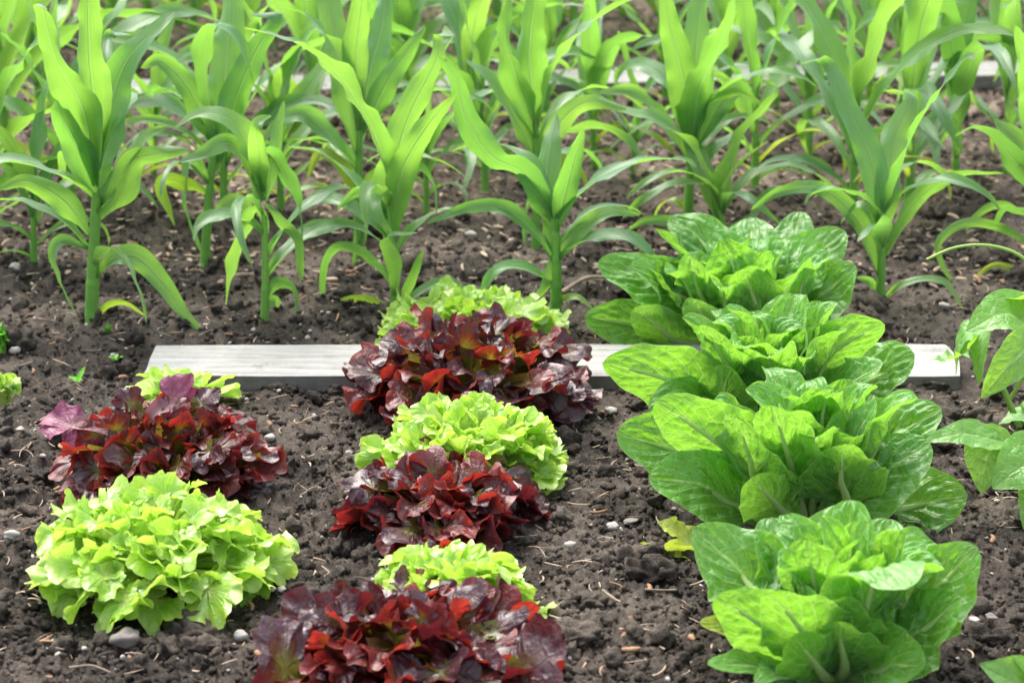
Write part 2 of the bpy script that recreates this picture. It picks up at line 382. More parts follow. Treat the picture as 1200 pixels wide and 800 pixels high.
# ------------------------------------------------------------------ soil
def axis(dense0, dense1, nd, lo, hi, ns):
    d = np.linspace(dense0, dense1, nd)
    a = dense0 - (dense0 - lo) * np.linspace(1, 0, ns, endpoint=False) ** 3
    b = dense1 + (hi - dense1) * np.linspace(0, 1, ns + 1)[1:] ** 3
    return np.r_[a, d, b]
s = axis(-.30, .30, 620, -9, 9, 24)
ly = axis(math.log(2.0), math.log(6.2), 640, math.log(.4), math.log(120), 24)
Yg = np.exp(ly); SS, YY = np.meshgrid(s, Yg, indexing='ij'); XX = SS * YY
ZZ = soil_h(XX, YY)
fade = np.clip((9.0 - YY) / 2.5, 0, 1) * np.clip((2.6 - np.abs(XX)) / .6, 0, 1)
ZZ = ZZ * fade
me = mkmesh('soil', np.stack([XX, YY, ZZ], -1).reshape(-1, 3), gridf(len(s), len(Yg))[:, ::-1], None, M['soil'])
tag(link('soil', me), 'dark crumbly garden soil', kind='structure')

def ico(sub):
    import bmesh
    bm = bmesh.new(); bmesh.ops.create_icosphere(bm, subdivisions=sub, radius=1)
    V = np.array([v.co[:] for v in bm.verts]); Fc = np.array([[v.index for v in f.verts] for f in bm.faces]); bm.free()
    return V, Fc
def lump(V, rng, amp=.35, fr=2.0):
    o = rng.uniform(0, 50, 3)
    n = vnoise(V[:, 0] * fr + o[0], V[:, 1] * fr + V[:, 2] * 1.7 + o[1], 1) + .5 * vnoise(V[:, 1] * fr * 2.3 + o[2], V[:, 2] * fr * 2.3 + V[:, 0] + o[0], 2)
    return V * (1 + amp * (n - .75) * 2)[:, None]
def scatter(name, n, shapes, size, ys, mat, rng, sink=.2, label=None, fl=(.6, .95), power=2.2, smooth=True):
    Y = ys[0] + (ys[1] - ys[0]) * rng.rand(n) ** ys[2]; X = rng.uniform(-.27, .27, n) * Y
    ok = ~((np.abs(Y - BY) < .066 + size[1] * 2.2) & (X > G(165, 420)[0]) & (X < G(1128, 420)[0])); X, Y = X[ok], Y[ok]; n = len(X)
    r = size[0] + (size[1] - size[0]) * rng.rand(n) ** power; Z = soil_h(X, Y) + r * (.5 - sink)
    which = rng.randint(len(shapes), size=n); Vs, Fs, k = [], [], 0
    for j, (V, Fc) in enumerate(shapes):
        m = np.where(which == j)[0]; q = len(m)
        if not q: continue
        sc = np.stack([rng.uniform(.8, 1.3, q), rng.uniform(.7, 1.0, q), rng.uniform(fl[0], fl[1], q)], 1) * r[m][:, None]
        W = V[None] * sc[:, None]; a = rng.uniform(0, 6.28, q); t = rng.uniform(-.6, .6, q)
        ct, st = np.cos(t)[:, None], np.sin(t)[:, None]; W = np.stack([W[..., 0] * ct - W[..., 2] * st, W[..., 1], W[..., 0] * st + W[..., 2] * ct], -1)
        ca, sa = np.cos(a)[:, None], np.sin(a)[:, None]; W = np.stack([W[..., 0] * ca - W[..., 1] * sa, W[..., 0] * sa + W[..., 1] * ca, W[..., 2]], -1)
        W = W + np.stack([X[m], Y[m], Z[m]], 1)[:, None]
        Vs.append(W.reshape(-1, 3)); Fs.append((Fc[None] + (np.arange(q) * len(V))[:, None, None]).reshape(-1, 3) + k); k += q * len(V)
    me = mkmesh(name, np.vstack(Vs), np.vstack(Fs), None, mat, smooth)
    return tag(link(name, me), label, kind='stuff')
rg = R(5)
ic2, ic1 = ico(3), ico(2)
ic3 = ico(4)
def rough_lump(I, rng, k=1.0):
    V = I[0]; o = rng.uniform(0, 50, 3); W = lump(V, rng, .5, 1.7)
    c = clod(V[:, 0] * 2.3 + o[0] + V[:, 2] * 1.3, V[:, 1] * 2.3 + o[1] - V[:, 2] * 1.9, 3); d = clod(V[:, 0] * 5.5 + o[2] - V[:, 2] * 3, V[:, 1] * 5.5 + V[:, 2] * 4.1, 4)
    return W * (.80 + k * (.30 * c + .14 * d + .16 * (vnoise(V[:, 0] * 9 + o[1], V[:, 1] * 9 + V[:, 2] * 7, 6) - .5)))[:, None]
clods = [(rough_lump(ic3, rg), ic3[1]) for _ in range(4)]
clods_m = [(rough_lump(ic2, rg), ic2[1]) for _ in range(6)]
clods_s = [(rough_lump(ic1, rg, 1.3), ic1[1]) for _ in range(8)]
scatter('soil_clods', 260, clods, (.012, .026), (1.95, 4.6, 1.2), M['soil'], R(1), .45, 'lumps of dark soil lying on the bed')
scatter('soil_clods', 1700, clods_m, (.005, .015), (1.95, 5.0, 1.2), M['soil'], R(6), .3, 'smaller lumps of soil lying on the bed', smooth=False)
scatter('soil_crumbs', 30000, clods_s, (.0012, .0052), (1.95, 5.4, 1.25), M['soil'], R(2), .2, 'small crumbs of soil over the bed', power=1.8, smooth=False)
peb = [(lump(ic1[0], rg, .25, 1.3), ic1[1]) for _ in range(4)]
scatter('grit', 2600, peb, (.0013, .0042), (1.95, 5.4, 1.1), M['stone'], R(3), .1, 'pale grit sprinkled over the soil', (.5, .9), 2.5)
# straw and wood chips
def chips(name, n, ys, lr, wr, mat, rng, label):
    Vs, Fs, UVs, k = [], [], [], 0
    YA = ys[0] + (ys[1] - ys[0]) * rng.rand(n) ** ys[2]; XA = rng.uniform(-.27, .27, n) * YA; ZA = soil_h(XA, YA)
    for i in range(n):
        X, Y = XA[i], YA[i]
        if abs(Y - BY) < .075 and G(160, 420)[0] < X < G(1130, 420)[0]: continue
        L = rng.uniform(*lr); w = rng.uniform(*wr); a = rng.uniform(0, 6.28); t = np.linspace(-1, 1, 6)
        d = np.array([math.cos(a), math.sin(a)]); q = np.array([-d[1], d[0]])
        bend = rng.uniform(-.4, .4); xy = np.array([X, Y]) + np.outer(t * L / 2, d) + np.outer(bend * L * (t ** 2) * .5, q)
        z = ZA[i] + .0035 + L * .12 * (rng.rand() * t + rng.uniform(-.2, .5) * (1 - t ** 2)) + w * .5
        C = np.c_[xy, z]
        V, Fq, uv = tube(C, w * (1 - .5 * t ** 4), 5, rng.uniform(.25, .7), (q[0], q[1], rng.uniform(-.6, .6)))
        Vs.append(V); Fs.append(Fq + k); k += len(V)
    me = mkmesh(name, np.vstack(Vs), np.vstack(Fs), None, mat)
    return tag(link(name, me), label, kind='stuff')
chips('straw_bits', 1300, (1.95, 3.6, 1.0), (.008, .03), (.0004, .0013), M['straw'], R(7), 'bits of straw and root fibre on the lettuce bed')
chips('wood_chips', 2900, (3.35, 5.6, .9), (.006, .026), (.0012, .0042), M['straw'], R(8), 'pale wood chips and husks over the corn bed')
chips('brown_litter', 700, (2.0, 5.3, .9), (.006, .022), (.001, .004), M['leaflitter'], R(9), 'brown shreds of dead leaf on the soil')

def on_soil(px, py):
    p = G(px, py); p[2] = float(soil_h(p[:1], p[1:2])[0]); return p
# single stones
STONES = [(719, 634, 10, .6, 'stone', 'smooth pale grey pebble between the dark red and romaine lettuces'),
 (771, 655, 9, .4, 'stone', 'white oval pebble under the yellowed romaine leaf'),
 (738, 625, 11, .35, 'stone_dark', 'flat brown stone just behind the pale pebble'),
 (148, 768, 21, .6, 'stone_dark', 'large rough mossy stone below the lime green lettuce'),
 (282, 752, 10, .7, 'stone', 'grey pebble right of the mossy stone'),
 (116, 745, 6, .8, 'stone', 'small white pebble under the edge of the lime green lettuce'),
 (204, 765, 5, .8, 'stone', 'tiny white pebble between the mossy stone and the grey pebble'),
 (15, 645, 11, .6, 'stone', 'pale stone at the left of the lime green lettuce'),
 (331, 706, 6, .7, 'stone', 'pale pebble right of the lime green lettuce'),
 (320, 705, 5, .7, 'stone', 'small grey pebble touching the pale one'),
 (24, 513, 6, .6, 'stone', 'white pebble left of the purple leaf'),
 (57, 522, 5, .6, 'stone', 'tiny white pebble below the purple leaf'),
 (19, 328, 8, .6, 'stone', 'grey pebble left of the big front corn stalk'),
 (18, 418, 8, .6, 'stone', 'grey stone beside the leafy tuft at the left edge'),
 (316, 520, 8, .7, 'stone', 'grey pebble right of the bright red lettuce'),
 (552, 291, 8, .6, 'stone', 'blurred grey pebble between two front corn plants'),
 (1140, 748, 8, .4, 'stone', 'flat pale stone right of the front romaine'),
 (1160, 740, 9, .5, 'stone_dark', 'dull stone beside the flat pale stone'),
 (1105, 372, 7, .6, 'stone', 'pale stone behind the right end of the board'),
 (1166, 318, 7, .5, 'stone', 'pale pink stone under the curling tendril'),
 (715, 492, 9, .5, 'stone', 'whitish stone left of the romaine rows in front of the board'),
 (1108, 690, 6, .6, 'stone', 'small stone behind the front romaine on the right'),
 (668, 655, 8, .5, 'stone', 'pebble close to the right side of the dark red lettuce')]
rg = R(21)
for (px, py, rp, fl, mt, lb) in STONES:
    p = on_soil(px, py); r = rp * .82 / scale_at(py)
    V = lump(ic2[0], rg, .28, 1.2) * np.array([r, r * .8, r * fl])
    a = rg.uniform(-.6, .6); V = np.stack([V[:, 0] * math.cos(a) - V[:, 1] * math.sin(a), V[:, 0] * math.sin(a) + V[:, 1] * math.cos(a), V[:, 2]], 1)
    o = link('stone' if rp > 12 else 'pebble', mkmesh('pebble', V, ic2[1], None, M[mt]), None, (p[0], p[1], p[2] + .009))
    tag(o, lb, 'stone')
rb = R(88)
for k in range(26):
    r = rb.uniform(.007, .014); p = G(rb.uniform(185, 1110), 445); p[1] = BY - .0625 - r * rb.uniform(.3, 1.2)
    V, Fc = clods_m[rb.randint(6)]; W = V * r * np.array([rb.uniform(1, 1.6), .8, rb.uniform(.6, .9)]) + (p[0], p[1], float(soil_h(p[:1], p[1:2])[0]) + r * .25)
    if k == 0: bank = [W]; bf = [Fc]; kk = len(V)
    else: bank.append(W); bf.append(Fc + kk); kk += len(V)
tag(link('soil_clods', mkmesh('soil_clods', np.vstack(bank), np.vstack(bf), None, M['soil'])), 'lumps of earth banked against the front of the near board', kind='stuff')
# twigs
TW = [([(256, 347), (280, 341), (310, 336)], 4.5, 'short thick twig lying behind the left corn stalk with drooping leaves'),
      ([(658, 352), (690, 342), (735, 335)], 3, 'thin pale twig right of the corn stalk behind the lettuce'),
      ([(82, 795), (108, 795), (130, 799)], 1.6, 'thin straw at the bottom edge below the mossy stone'),
      ([(755, 708), (775, 707), (792, 708)], 1.4, 'thin dry straw left of the front romaine'),
      ([(706, 712), (718, 722), (727, 728)], 1.8, 'short pale straw between the front red lettuce and the romaine')]
for pts, rp, lb in TW:
    base = on_soil(*pts[0]); W = []
    for q in pts:
        g = on_soil(*q); W.append(g + (0, 0, .010))
    C, L = spline(W, 14); C = C - base
    t = np.linspace(0, 1, 14); V, Fq, uv = tube(C, rp / scale_at(pts[0][1]) * (1 - .3 * t) * (1 + .12 * np.sin(t * 17)), 8)
    tag(link('twig', mkmesh('twig', V, Fq, None, M['twig']), None, tuple(base)), lb, 'twig')

# ------------------------------------------------------------------ boards
def board(name, xa, ya, xb, yb, depth, thick, lab, seed, zt):
    A = G(xa, ya, zt); B = G(xb, yb, zt); d = B - A; L = np.linalg.norm(d); d = d / L; q = np.array([-d[1], d[0], 0.0])
    rng = R(seed); nx, ny, nz = int(L / .012) + 2, 16, 5
    def surf(x, y, z):   # board space -> softly worn solid
        rx = .012; ex = np.clip((x - (L - rx * 1.6)) / (rx * 1.6), 0, 1)
        yy = y * (1 - .0 * ex); 
        cr = np.clip(np.abs(y / depth) - .5 + ex * .5, 0, 1)
        X = x - cr * .02
        Y = yy + .0016 * (vnoise(x * 25, np.zeros_like(x) + z * 30, seed) - .5)
        e = np.clip((np.abs(y) - depth / 2 + .004) / .004, 0, 1)
        Z = z - .0022 * e ** 2 * (z > -.002) + .0018 * (vnoise(x * 6, y * 30, seed + 1) - .5) * 2 + .004 * (vnoise(x * 1.2, y * 2, seed + 2) - .5)
        return np.stack([X, Y, Z], -1)
    Vs, Fs, k = [], [], 0
    def patch(a, b, flip):
        nonlocal k
        V = surf(*a).reshape(-1, 3); f = gridf(*b)
        Vs.append(V); Fs.append((f[:, ::-1] if flip else f) + k); k += len(V)
    xs = np.linspace(0, L, nx); ysv = np.linspace(-depth / 2, depth / 2, ny); zs = np.linspace(0, -thick, nz)
    a, b = np.meshgrid(xs, ysv, indexing='ij'); patch((a, b, 0 * a), (nx, ny), False); patch((a, b, 0 * a - thick), (nx, ny), True)
    a, b = np.meshgrid(xs, zs, indexing='ij'); patch((a, 0 * a - depth / 2, b), (nx, nz), True); patch((a, 0 * a + depth / 2, b), (nx, nz), False)
    a, b = np.meshgrid(ysv, zs, indexing='ij'); patch((0 * a, a, b), (ny, nz), False); patch((0 * a + L, a, b), (ny, nz), True)
    V = np.vstack(Vs); me = mkmesh(name, V, np.vstack(Fs), None, M['board'])
    import bmesh
    bm = bmesh.new(); bm.from_mesh(me); bmesh.ops.remove_doubles(bm, verts=bm.verts, dist=.0003); bmesh.ops.recalc_face_normals(bm, faces=bm.faces)
    for e in bm.edges:
        if e.is_manifold and e.calc_face_angle() > .9: e.smooth = False
    bm.to_mesh(me); bm.free()
    o = link(name, me, None, tuple(A)); o.rotation_euler = (0, 0, math.atan2(d[1], d[0]))
    return tag(o, lab, 'board')
board('wooden_board', 176, 419, 1124, 419, .125, .030, 'long weathered whitish board lying on the soil in front of the corn', 3, .024)
board('wooden_board', 120, 101, 1330, 75, .120, .030, 'far whitish board seen blurred between the corn plants at the back', 4, .024)

# ------------------------------------------------------------------ frilly lettuces
def fan_leaf(rng, C, L, S0, R0, start, mat, lobes=7, lobe_d=.34, ruf=.24, nr=15, nph=84, spread=120, k1=2.6, k2=5.6, roll=0, fold=.35, petw=.007):
    """leaf: a narrow stalk, then a lobed, ruffled fan that follows curve C beyond its end"""
    n = len(C); T, S, Nn = frames(C, S0, np.full(n, roll)); s = np.linspace(0, L, n)
    ph = np.radians(np.linspace(-spread, spread, nph)); r = np.linspace(0, 1, nr) ** .8
    a1, a2, a3, a4, a5 = rng.uniform(0, 6.28, 5)
    lb = (np.abs(np.cos(ph * lobes / 2 + a1 * .15)) + .01) ** .38
    Rr = R0 * (1 - lobe_d + lobe_d * lb) * (1 + .12 * np.sin(2.3 * ph + a2) + .035 * np.sin(13 * ph + a3) + .015 * np.sin(29 * ph + a4))
    Rr = Rr * (1 - .22 * (np.abs(ph) / ph.max()) ** 2 - .48 * (np.abs(ph) / ph.max()) ** 8)
    PH, RR = np.meshgrid(ph, r, indexing='ij'); Rf = RR * Rr[:, None]
    x = Rf * np.sin(PH); y = start + Rf * np.cos(PH)
    k1 = k1 * rng.uniform(.8, 1.25); k2 = k2 * rng.uniform(.85, 1.2)
    q1 = k1 * PH + a1 + .8 * RR; q2 = k2 * PH + a2 - 1.2 * RR
    wv = np.sin(q1) + .55 * np.sin(q2) * RR ** 1.5 + .13 * np.sin(k2 * 2.3 * PH + a5) * RR ** 3
    z = R0 * ruf * RR ** 1.5 * wv + R0 * .16 * RR ** 2.5 * (lb[:, None] - .8) * np.sign(np.sin(a5)) + fold * np.abs(x) * RR ** .5 - 1.1 * x * x / R0 * fold - R0 * .16 * np.clip(RR - .7, 0, 1) * np.sin(q1 * .7 + a3) * 3
    # the gathered rim folds back on itself
    tg = -R0 * ruf * RR ** 2 * (.30 * np.sin(2 * q1) + .22 * np.sin(2 * q2) * RR + .10 * np.sin(2 * k2 * 2.3 * PH + 2 * a5) * RR ** 2)
    x = x + tg * np.cos(PH); y = y - tg * np.sin(PH)
    yc = np.clip(y, 0, L); ov = y - yc
    def itp(A): return np.stack([np.interp(yc, s, A[:, k]) for k in range(3)], -1)
    Cc, Tt, Sc, Nc = itp(C), itp(T), itp(S), itp(Nn)
    ang = ov / (R0 * 1.3)                         # past the end of the midrib the lip rolls over
    V = Cc + Tt * (ov * np.cos(ang * .6))[..., None] - Nc * (np.maximum(ov, 0) * np.sin(ang * .6))[..., None] + Sc * x[..., None] + Nc * z[..., None]
    V = V.reshape(-1, 3); Fq = gridf(nph, nr); UV = np.stack([RR, (PH / ph.max() + 1) / 2], -1).reshape(-1, 2)
    # stalk
    m = max(4, int(n * start / L) + 2); us = np.linspace(0, start, 6)
    Cs = np.stack([np.interp(us, s, C[:, k]) for k in range(3)], -1); Sp = np.stack([np.interp(us, s, S[:, k]) for k in range(3)], -1)
    Np = np.stack([np.interp(us, s, Nn[:, k]) for k in range(3)], -1)
    vv = np.linspace(-1, 1, 5); W = petw * (1 + .8 * (us / start) ** 3)
    Vp = Cs[:, None] + Sp[:, None] * (vv[None] * W[:, None])[..., None] + Np[:, None] * (vv[None] ** 2 * W[:, None] * .6)[..., None]
    UVp = np.zeros((6 * 5, 2)); UVp[:, 1] = .5
    Vall = np.vstack([V, Vp.reshape(-1, 3)]); Fall = np.vstack([Fq, gridf(6, 5) + len(V)]); UVa = np.vstack([UV, UVp])
    return mkmesh('leaf', Vall, Fall, UVa, mat)

def frilly(bbox, n, mat, label, seed, cat='lettuce', group=None, R0=.05, h=None, lobe_d=.28, ruf=.25, lobes=7, mat2=None, name='frilly_lettuce', a=None, cy=None, extra=(), amax=86, spread_j=.16, hs=1.0):
    x0, x1, yt, yb = bbox; rng = R(seed)
    sc = scale_at((yt + yb) / 2 + .25 * (yb - yt)); aa = (x1 - x0) / 2 / sc if a is None else a
    cyp = yb - aa * sT * sc * .92 if cy is None else cy
    hh = math.sqrt(max(((cyp - yt) / sc) ** 2 - (aa * sT) ** 2, .0009)) / cT * hs if h is None else h
    c = G((x0 + x1) / 2, cyp); root = thing(name, (c[0], c[1], 0), label, cat, group)
    aa -= .020; hh = max(hh - (.014 if h is None else 0), .025); 
    for i in range(n):
        t = (i + .5) / n; az = i * 2.39996 + rng.uniform(-.3, .3)
        al = rad(4 + (amax - 4) * t ** .62 + rng.uniform(-5, 5)); j = 1 + rng.uniform(-spread_j, spread_j * .7)
        d = np.array([math.cos(az), math.sin(az), 0])
        tip = d * aa * math.sin(al) * j + np.array([0, 0, max(hh * math.cos(al) * j, .006) + .012]) + rng.uniform(-.014, .014, 3) * (1, 1, .6)
        base = d * .008 + np.array([0, 0, .004])
        ctl = rng.uniform(-.012, .012, 3) + d * aa * math.sin(al) * .42 + np.array([0, 0, tip[2] * (.92 if t > .3 else .7) + .018 * t])
        q = np.linspace(0, 1, 20)[:, None]; C = (1 - q) ** 2 * base + 2 * q * (1 - q) * ctl + q * q * tip
        L = np.linalg.norm(np.diff(C, axis=0), axis=1).sum()
        S0 = np.array([-math.sin(az), math.cos(az), 0])
        Rl = min(R0 * .84 * rng.uniform(.78, 1.2) * (.72 + .4 * t), L * .9)
        start = max(L - Rl * .72, L * .15)
        m = mat2 if (mat2 is not None and rng.rand() < .4) else mat
        me = fan_leaf(rng, C, L, S0, Rl, start, m, lobes=lobes + rng.randint(-1, 2), lobe_d=lobe_d, ruf=ruf * rng.uniform(.75, 1.2), roll=rng.uniform(-.75, .75), fold=rng.uniform(-.1, .5))
        link('leaf', me, root)
    for (pts, R1, mt, rl, lob, rf, lb) in extra:
        W = [P(px, py, c[1] + dy) - np.array([c[0], c[1], 0]) for px, py, dy in pts]
        C, L = spline(W, 20); hd = C[-1] - C[0]; az = math.atan2(hd[1], hd[0])
        me = fan_leaf(rng, C, L, np.array([-math.sin(az), math.cos(az), 0]), R1, max(L - R1 * .7, L * .1), mt, lobes=lob, lobe_d=.3, ruf=rf, roll=rl, fold=.2)
        o = link('leaf', me, root)
        if lb: o['label'] = lb
    return root
FG = 'frilly green lettuces in the lettuce bed'; FR = 'frilly red lettuces in the lettuce bed'
Gr, Rd, Rb = M['green'], M['red'], M['red_bright']
frilly((22, 348, 570, 738), 100, Gr, 'large lime green frilly lettuce at the front left in full view', 11, group=FG, R0=.043)
frilly((55, 335, 462, 632), 92, Rb, 'bright red frilly lettuce behind the lime green one at the left', 12, group=FR, R0=.044, mat2=Rd,
       extra=[([(195, 520, 0), (175, 486, .02), (225, 466, .03)], .042, M['purple'], .5, 7, .22, 'long purple lobed leaf lying over the back'),
              ([(160, 530, 0), (120, 505, .0), (58, 496, .0)], .040, M['purple'], -.35, 7, .20, 'loose pinkish purple lobed leaf stretching to the left')])
frilly((150, 270, 452, 500), 16, M['pale'], 'pale yellowish green lettuce mostly hidden behind the bright red one', 13, group=FG, R0=.038, a=.085, cy=482, h=.035, amax=80)
frilly((302, 662, 652, 850), 92, Rd, 'large maroon and red frilly lettuce at the front bottom edge', 14, group=FR, R0=.054, mat2=Rb, h=.060,
       extra=[([(390, 800, -.02), (340, 785, -.07), (308, 752, -.08)], .060, Rd, -1.0, 4, .10, 'broad brownish red outer leaf on the left'),
              ([(560, 800, -.02), (612, 780, -.08), (640, 748, -.08)], .060, Rd, 1.0, 4, .10, 'broad brownish red outer leaf on the right')])
frilly((425, 632, 640, 770), 60, Gr, 'lime green lettuce peeping out behind the front maroon lettuce', 15, group=FG, R0=.042, a=.098, cy=722, h=.056,
       extra=[([(590, 735, 0), (620, 722, -.01), (645, 712, -.01)], .022, Gr, 0, 4, .2, None)])
frilly((384, 652, 534, 664), 86, Rd, 'glossy dark burgundy frilly lettuce in the middle of the centre row', 16, group=FR, R0=.049, mat2=Rb)
frilly((424, 682, 466, 608), 96, Gr, 'lime green frilly lettuce between two dark red ones in the centre row', 17, group=FG, R0=.042)
frilly((390, 708, 368, 530), 88, Rd, 'wide dark red lettuce in front of the board in the centre row', 18, group=FR, R0=.054, mat2=Rb)
frilly((430, 682, 345, 440), 84, Gr, 'lime green frilly lettuce growing over the board behind the wide dark red one', 19, group=FG, R0=.040, cy=403, a=.148, h=.055)
frilly((-25, 32, 455, 490), 14, M['green'], 'small light green lettuce seedling cut by the left edge', 20, group=FG, R0=.025, a=.03, cy=476, h=.028, lobes=4)
frilly((-14, 16, 404, 425), 12, M['sprout'], 'tiny bright green leafy tuft at the left edge above the seedling', 22, cat='seedling', R0=.016, a=.018, cy=414, h=.016, name='leafy_tuft')

# ------------------------------------------------------------------ broad leaves (romaine, bean)
def w_romaine(u, W):
    t = np.clip((u - .06) / .50, 0, 1); t = t * t * (3 - 2 * t)
    return W * (.15 + .85 * t) * np.clip((1 - u) / .40, 0, 1) ** .52 + .0006
def w_bean(u, W):
    return W * np.sin(np.pi * np.clip(u, 0, 1) ** .62) ** .85 + .0012
def broad_leaf(root, off, pts, W, mat, rng, roll=0, tw=(0, 0), cup=.5, ruf=.09, rf=2.2, puck=.08, prof=w_romaine, rib=True, nu=56, nv=33, label=None, S0=None, rr=.0055, name='leaf'):
    C, L = spline(pts, nu)
    if S0 is None:
        d = C[-1] - C[0]; az = math.atan2(d[1], d[0]); S0 = np.array([-math.sin(az), math.cos(az), 0])
    u = np.linspace(0, 1, nu); w = prof(u, W)
    w = w * .86 * (1 + .05 * np.sin(9 * u + rng.uniform(0, 6)) + .025 * np.sin(31 * u + rng.uniform(0, 6)))
    V, Fq, UV, (T, S, Nn) = blade(C, S0, w, nv, rng, (roll + tw[0], roll + tw[1]), cup, cup * 1.9, ruf, rf, puck)
    o = link(name, mkmesh('leaf', V, Fq, UV, mat), root)
    if label: o['label'] = label
    if rib:
        k = int(nu * .86); r = rr * (1 - u[:k] / .9) ** .8 + .0006
        tt = np.linspace(0, 1, nu) * (tw[1] - tw[0]) + tw[0] + roll
        n = k; Tn, Sn, Nm = frames(C, S0, tt)
        a = np.linspace(0, 2 * np.pi, 8, endpoint=False)
        Vr = C[:k, None] + Sn[:k, None] * (np.cos(a)[None] * r[:, None])[..., None] + Nm[:k, None] * ((np.sin(a)[None] * .75 - .55) * r[:, None])[..., None]
        link('midrib', mkmesh('midrib', Vr.reshape(-1, 3), gridf(k, 8, True), None, M['rib']), o)
    return o

def romaine(base, traced, label, seed, nfill=14, hgt=.19, rin=.085, Rmax=.12, Lf=.2, group='romaine lettuces in a row on the right'):
    b = G(*base); rng = R(seed); root = thing('romaine_lettuce', (b[0], b[1], 0), label, 'lettuce', group)
    o0 = np.array([b[0], b[1], 0])
    for tr in traced:
        pts, W = tr[0], tr[1]; kw = tr[2] if len(tr) > 2 else {}
        kw = dict(kw); mt = kw.pop('mat', M['romaine'])
        W3 = [P(px, py, b[1] + dy) - o0 for px, py, dy in pts]
        d = W3[-1] - W3[0]; st = np.array([d[0], d[1], 0]); st = st / max(np.linalg.norm(st), 1e-6) * .012 + (0, 0, .006)
        broad_leaf(root, 0, [st] + W3, W, mt, rng, rr=.0078, **kw)
    for i in range(nfill):                      # heart
        t = (i + .5) / nfill; az = i * 2.39996 + rng.uniform(-.25, .25)
        d = np.array([math.cos(az), math.sin(az), 0]); r = rin * t ** .7 * rng.uniform(.85, 1.15); h = (hgt + .012) * (1.0 - .16 * t) * rng.uniform(.86, 1.04)
        pts = [d * .006 + (0, 0, .01), d * r * .75 + (0, 0, h * .45), d * r * (1.15) + (0, 0, h * .85), d * (r * 1.25 + .028 * rng.rand()) + (0, 0, h * rng.uniform(.9, 1.03))]
        broad_leaf(root, 0, pts, (.044 + .024 * t) * rng.uniform(.92, 1.12), M['romaine'], rng, roll=rng.uniform(-.3, .3), cup=.95, ruf=.09, rf=2.2, puck=.14)
    return root
# leaves: points (px, py, depth offset from the plant's centre), half width, options
D = [([(905, 720, .02), (868, 672, .05), (812, 618, .07)], .066, dict(roll=-.5, cup=.45)),
     ([(972, 730, -.03), (955, 680, -.05), (946, 632, -.06)], .062, dict(cup=.25)),
     ([(1002, 760, -.04), (1014, 705, -.06), (1035, 668, -.07), (1062, 690, -.12)], .064, dict(roll=.1, cup=.2)),
     ([(925, 760, -.05), (890, 730, -.07), (838, 700, -.08)], .050, dict(roll=1.2, cup=.4)),
     ([(955, 770, -.07), (938, 735, -.10), (900, 695, -.12)], .055, dict(cup=.5, roll=.6)),
     ([(1050, 740, .00), (1092, 695, .01), (1145, 640, .01)], .058, dict(roll=.75, cup=.2)),
     ([(1040, 765, -.03), (1085, 735, -.03), (1126, 700, -.04)], .062, dict(roll=.7, cup=.4)),
     ([(1000, 700, .04), (1025, 650, .06), (1045, 608, .09)], .060, dict(cup=.35, puck=.12)),
     ([(1035, 700, .0), (1050, 655, .0), (1062, 625, -.02)], .050, dict(cup=.9, roll=.5)),
     ([(930, 690, .06), (915, 640, .08), (905, 606, .11)], .060, dict(cup=.4, puck=.12)),
     ([(965, 690, .07), (975, 635, .09), (988, 592, .12)], .055, dict(cup=.4, puck=.12)),
     ([(990, 780, -.06), (985, 750, -.10), (985, 728, -.11)], .05, dict(cup=.4)),
     ([(1010, 790, -.05), (1048, 780, -.10), (1085, 780, -.13)], .055, dict(cup=.4, roll=.8)),
     ([(965, 790, -.06), (950, 770, -.11), (930, 745, -.13)], .05, dict(cup=.4, roll=.8)),
     ([(930, 790, -.05), (880, 780, -.09), (829, 778, -.11)], .028, dict(roll=-.3, cup=.4)),
     ([(930, 790, -.05), (905, 790, -.11), (885, 800, -.13)], .03, dict(roll=-.2, cup=.4)),
     ([(900, 745, .0), (860, 735, .0), (820, 730, -.02)], .022, dict(mat=M['romaine_old'], cup=.3, roll=-.5))]
romaine((980, 792), D, 'front romaine lettuce at the bottom of the right row', 31, nfill=17, hgt=.16, rin=.075)
Cc_ = [([(892, 570, -.03), (878, 530, -.06), (862, 488, -.08)], .074, dict(cup=.25)),
     ([(935, 570, -.04), (922, 525, -.07), (905, 475, -.09)], .066, dict(cup=.25)),
     ([(960, 600, -.02), (1020, 565, -.03), (1090, 518, -.02)], .066, dict(roll=.7, cup=.3)),
     ([(985, 575, -.03), (998, 525, -.04), (1026, 468, -.02)], .036, dict(cup=.7, roll=1.0)),
     ([(870, 595, -.01), (820, 568, -.02), (760, 560, -.03)], .062, dict(roll=-.75, cup=.4)),
     ([(885, 550, .0), (830, 510, .0), (768, 470, .0)], .064, dict(roll=1.35, cup=.25)),
     ([(860, 560, .04), (800, 530, .05), (722, 508, .03)], .066, dict(roll=-.8, cup=.3, puck=.1)),
     ([(1030, 600, .0), (1080, 590, .0), (1134, 580, -.02)], .064, dict(roll=.8, cup=.3)),
     ([(940, 520, .05), (925, 480, .08), (905, 440, .11)], .066, dict(cup=.35, puck=.14)),
     ([(970, 520, .04), (985, 480, .07), (1000, 445, .09)], .062, dict(cup=.35, puck=.14)),
     ([(1000, 540, .02), (1050, 510, .02), (1103, 478, .02)], .062, dict(roll=.6, cup=.4, puck=.14)),
     ([(990, 590, -.05), (985, 560, -.08), (990, 520, -.10)], .06, dict(cup=.3, roll=-.1)),
     ([(920, 600, -.05), (900, 580, -.09), (880, 560, -.11)], .05, dict(cup=.3, roll=.9)),
     ([(935, 540, .02), (950, 500, .0), (965, 462, -.03)], .060, dict(cup=-.3, puck=.14))]
romaine((950, 612), Cc_, 'second romaine lettuce from the front in the right row', 32, nfill=18, hgt=.18, rin=.085)
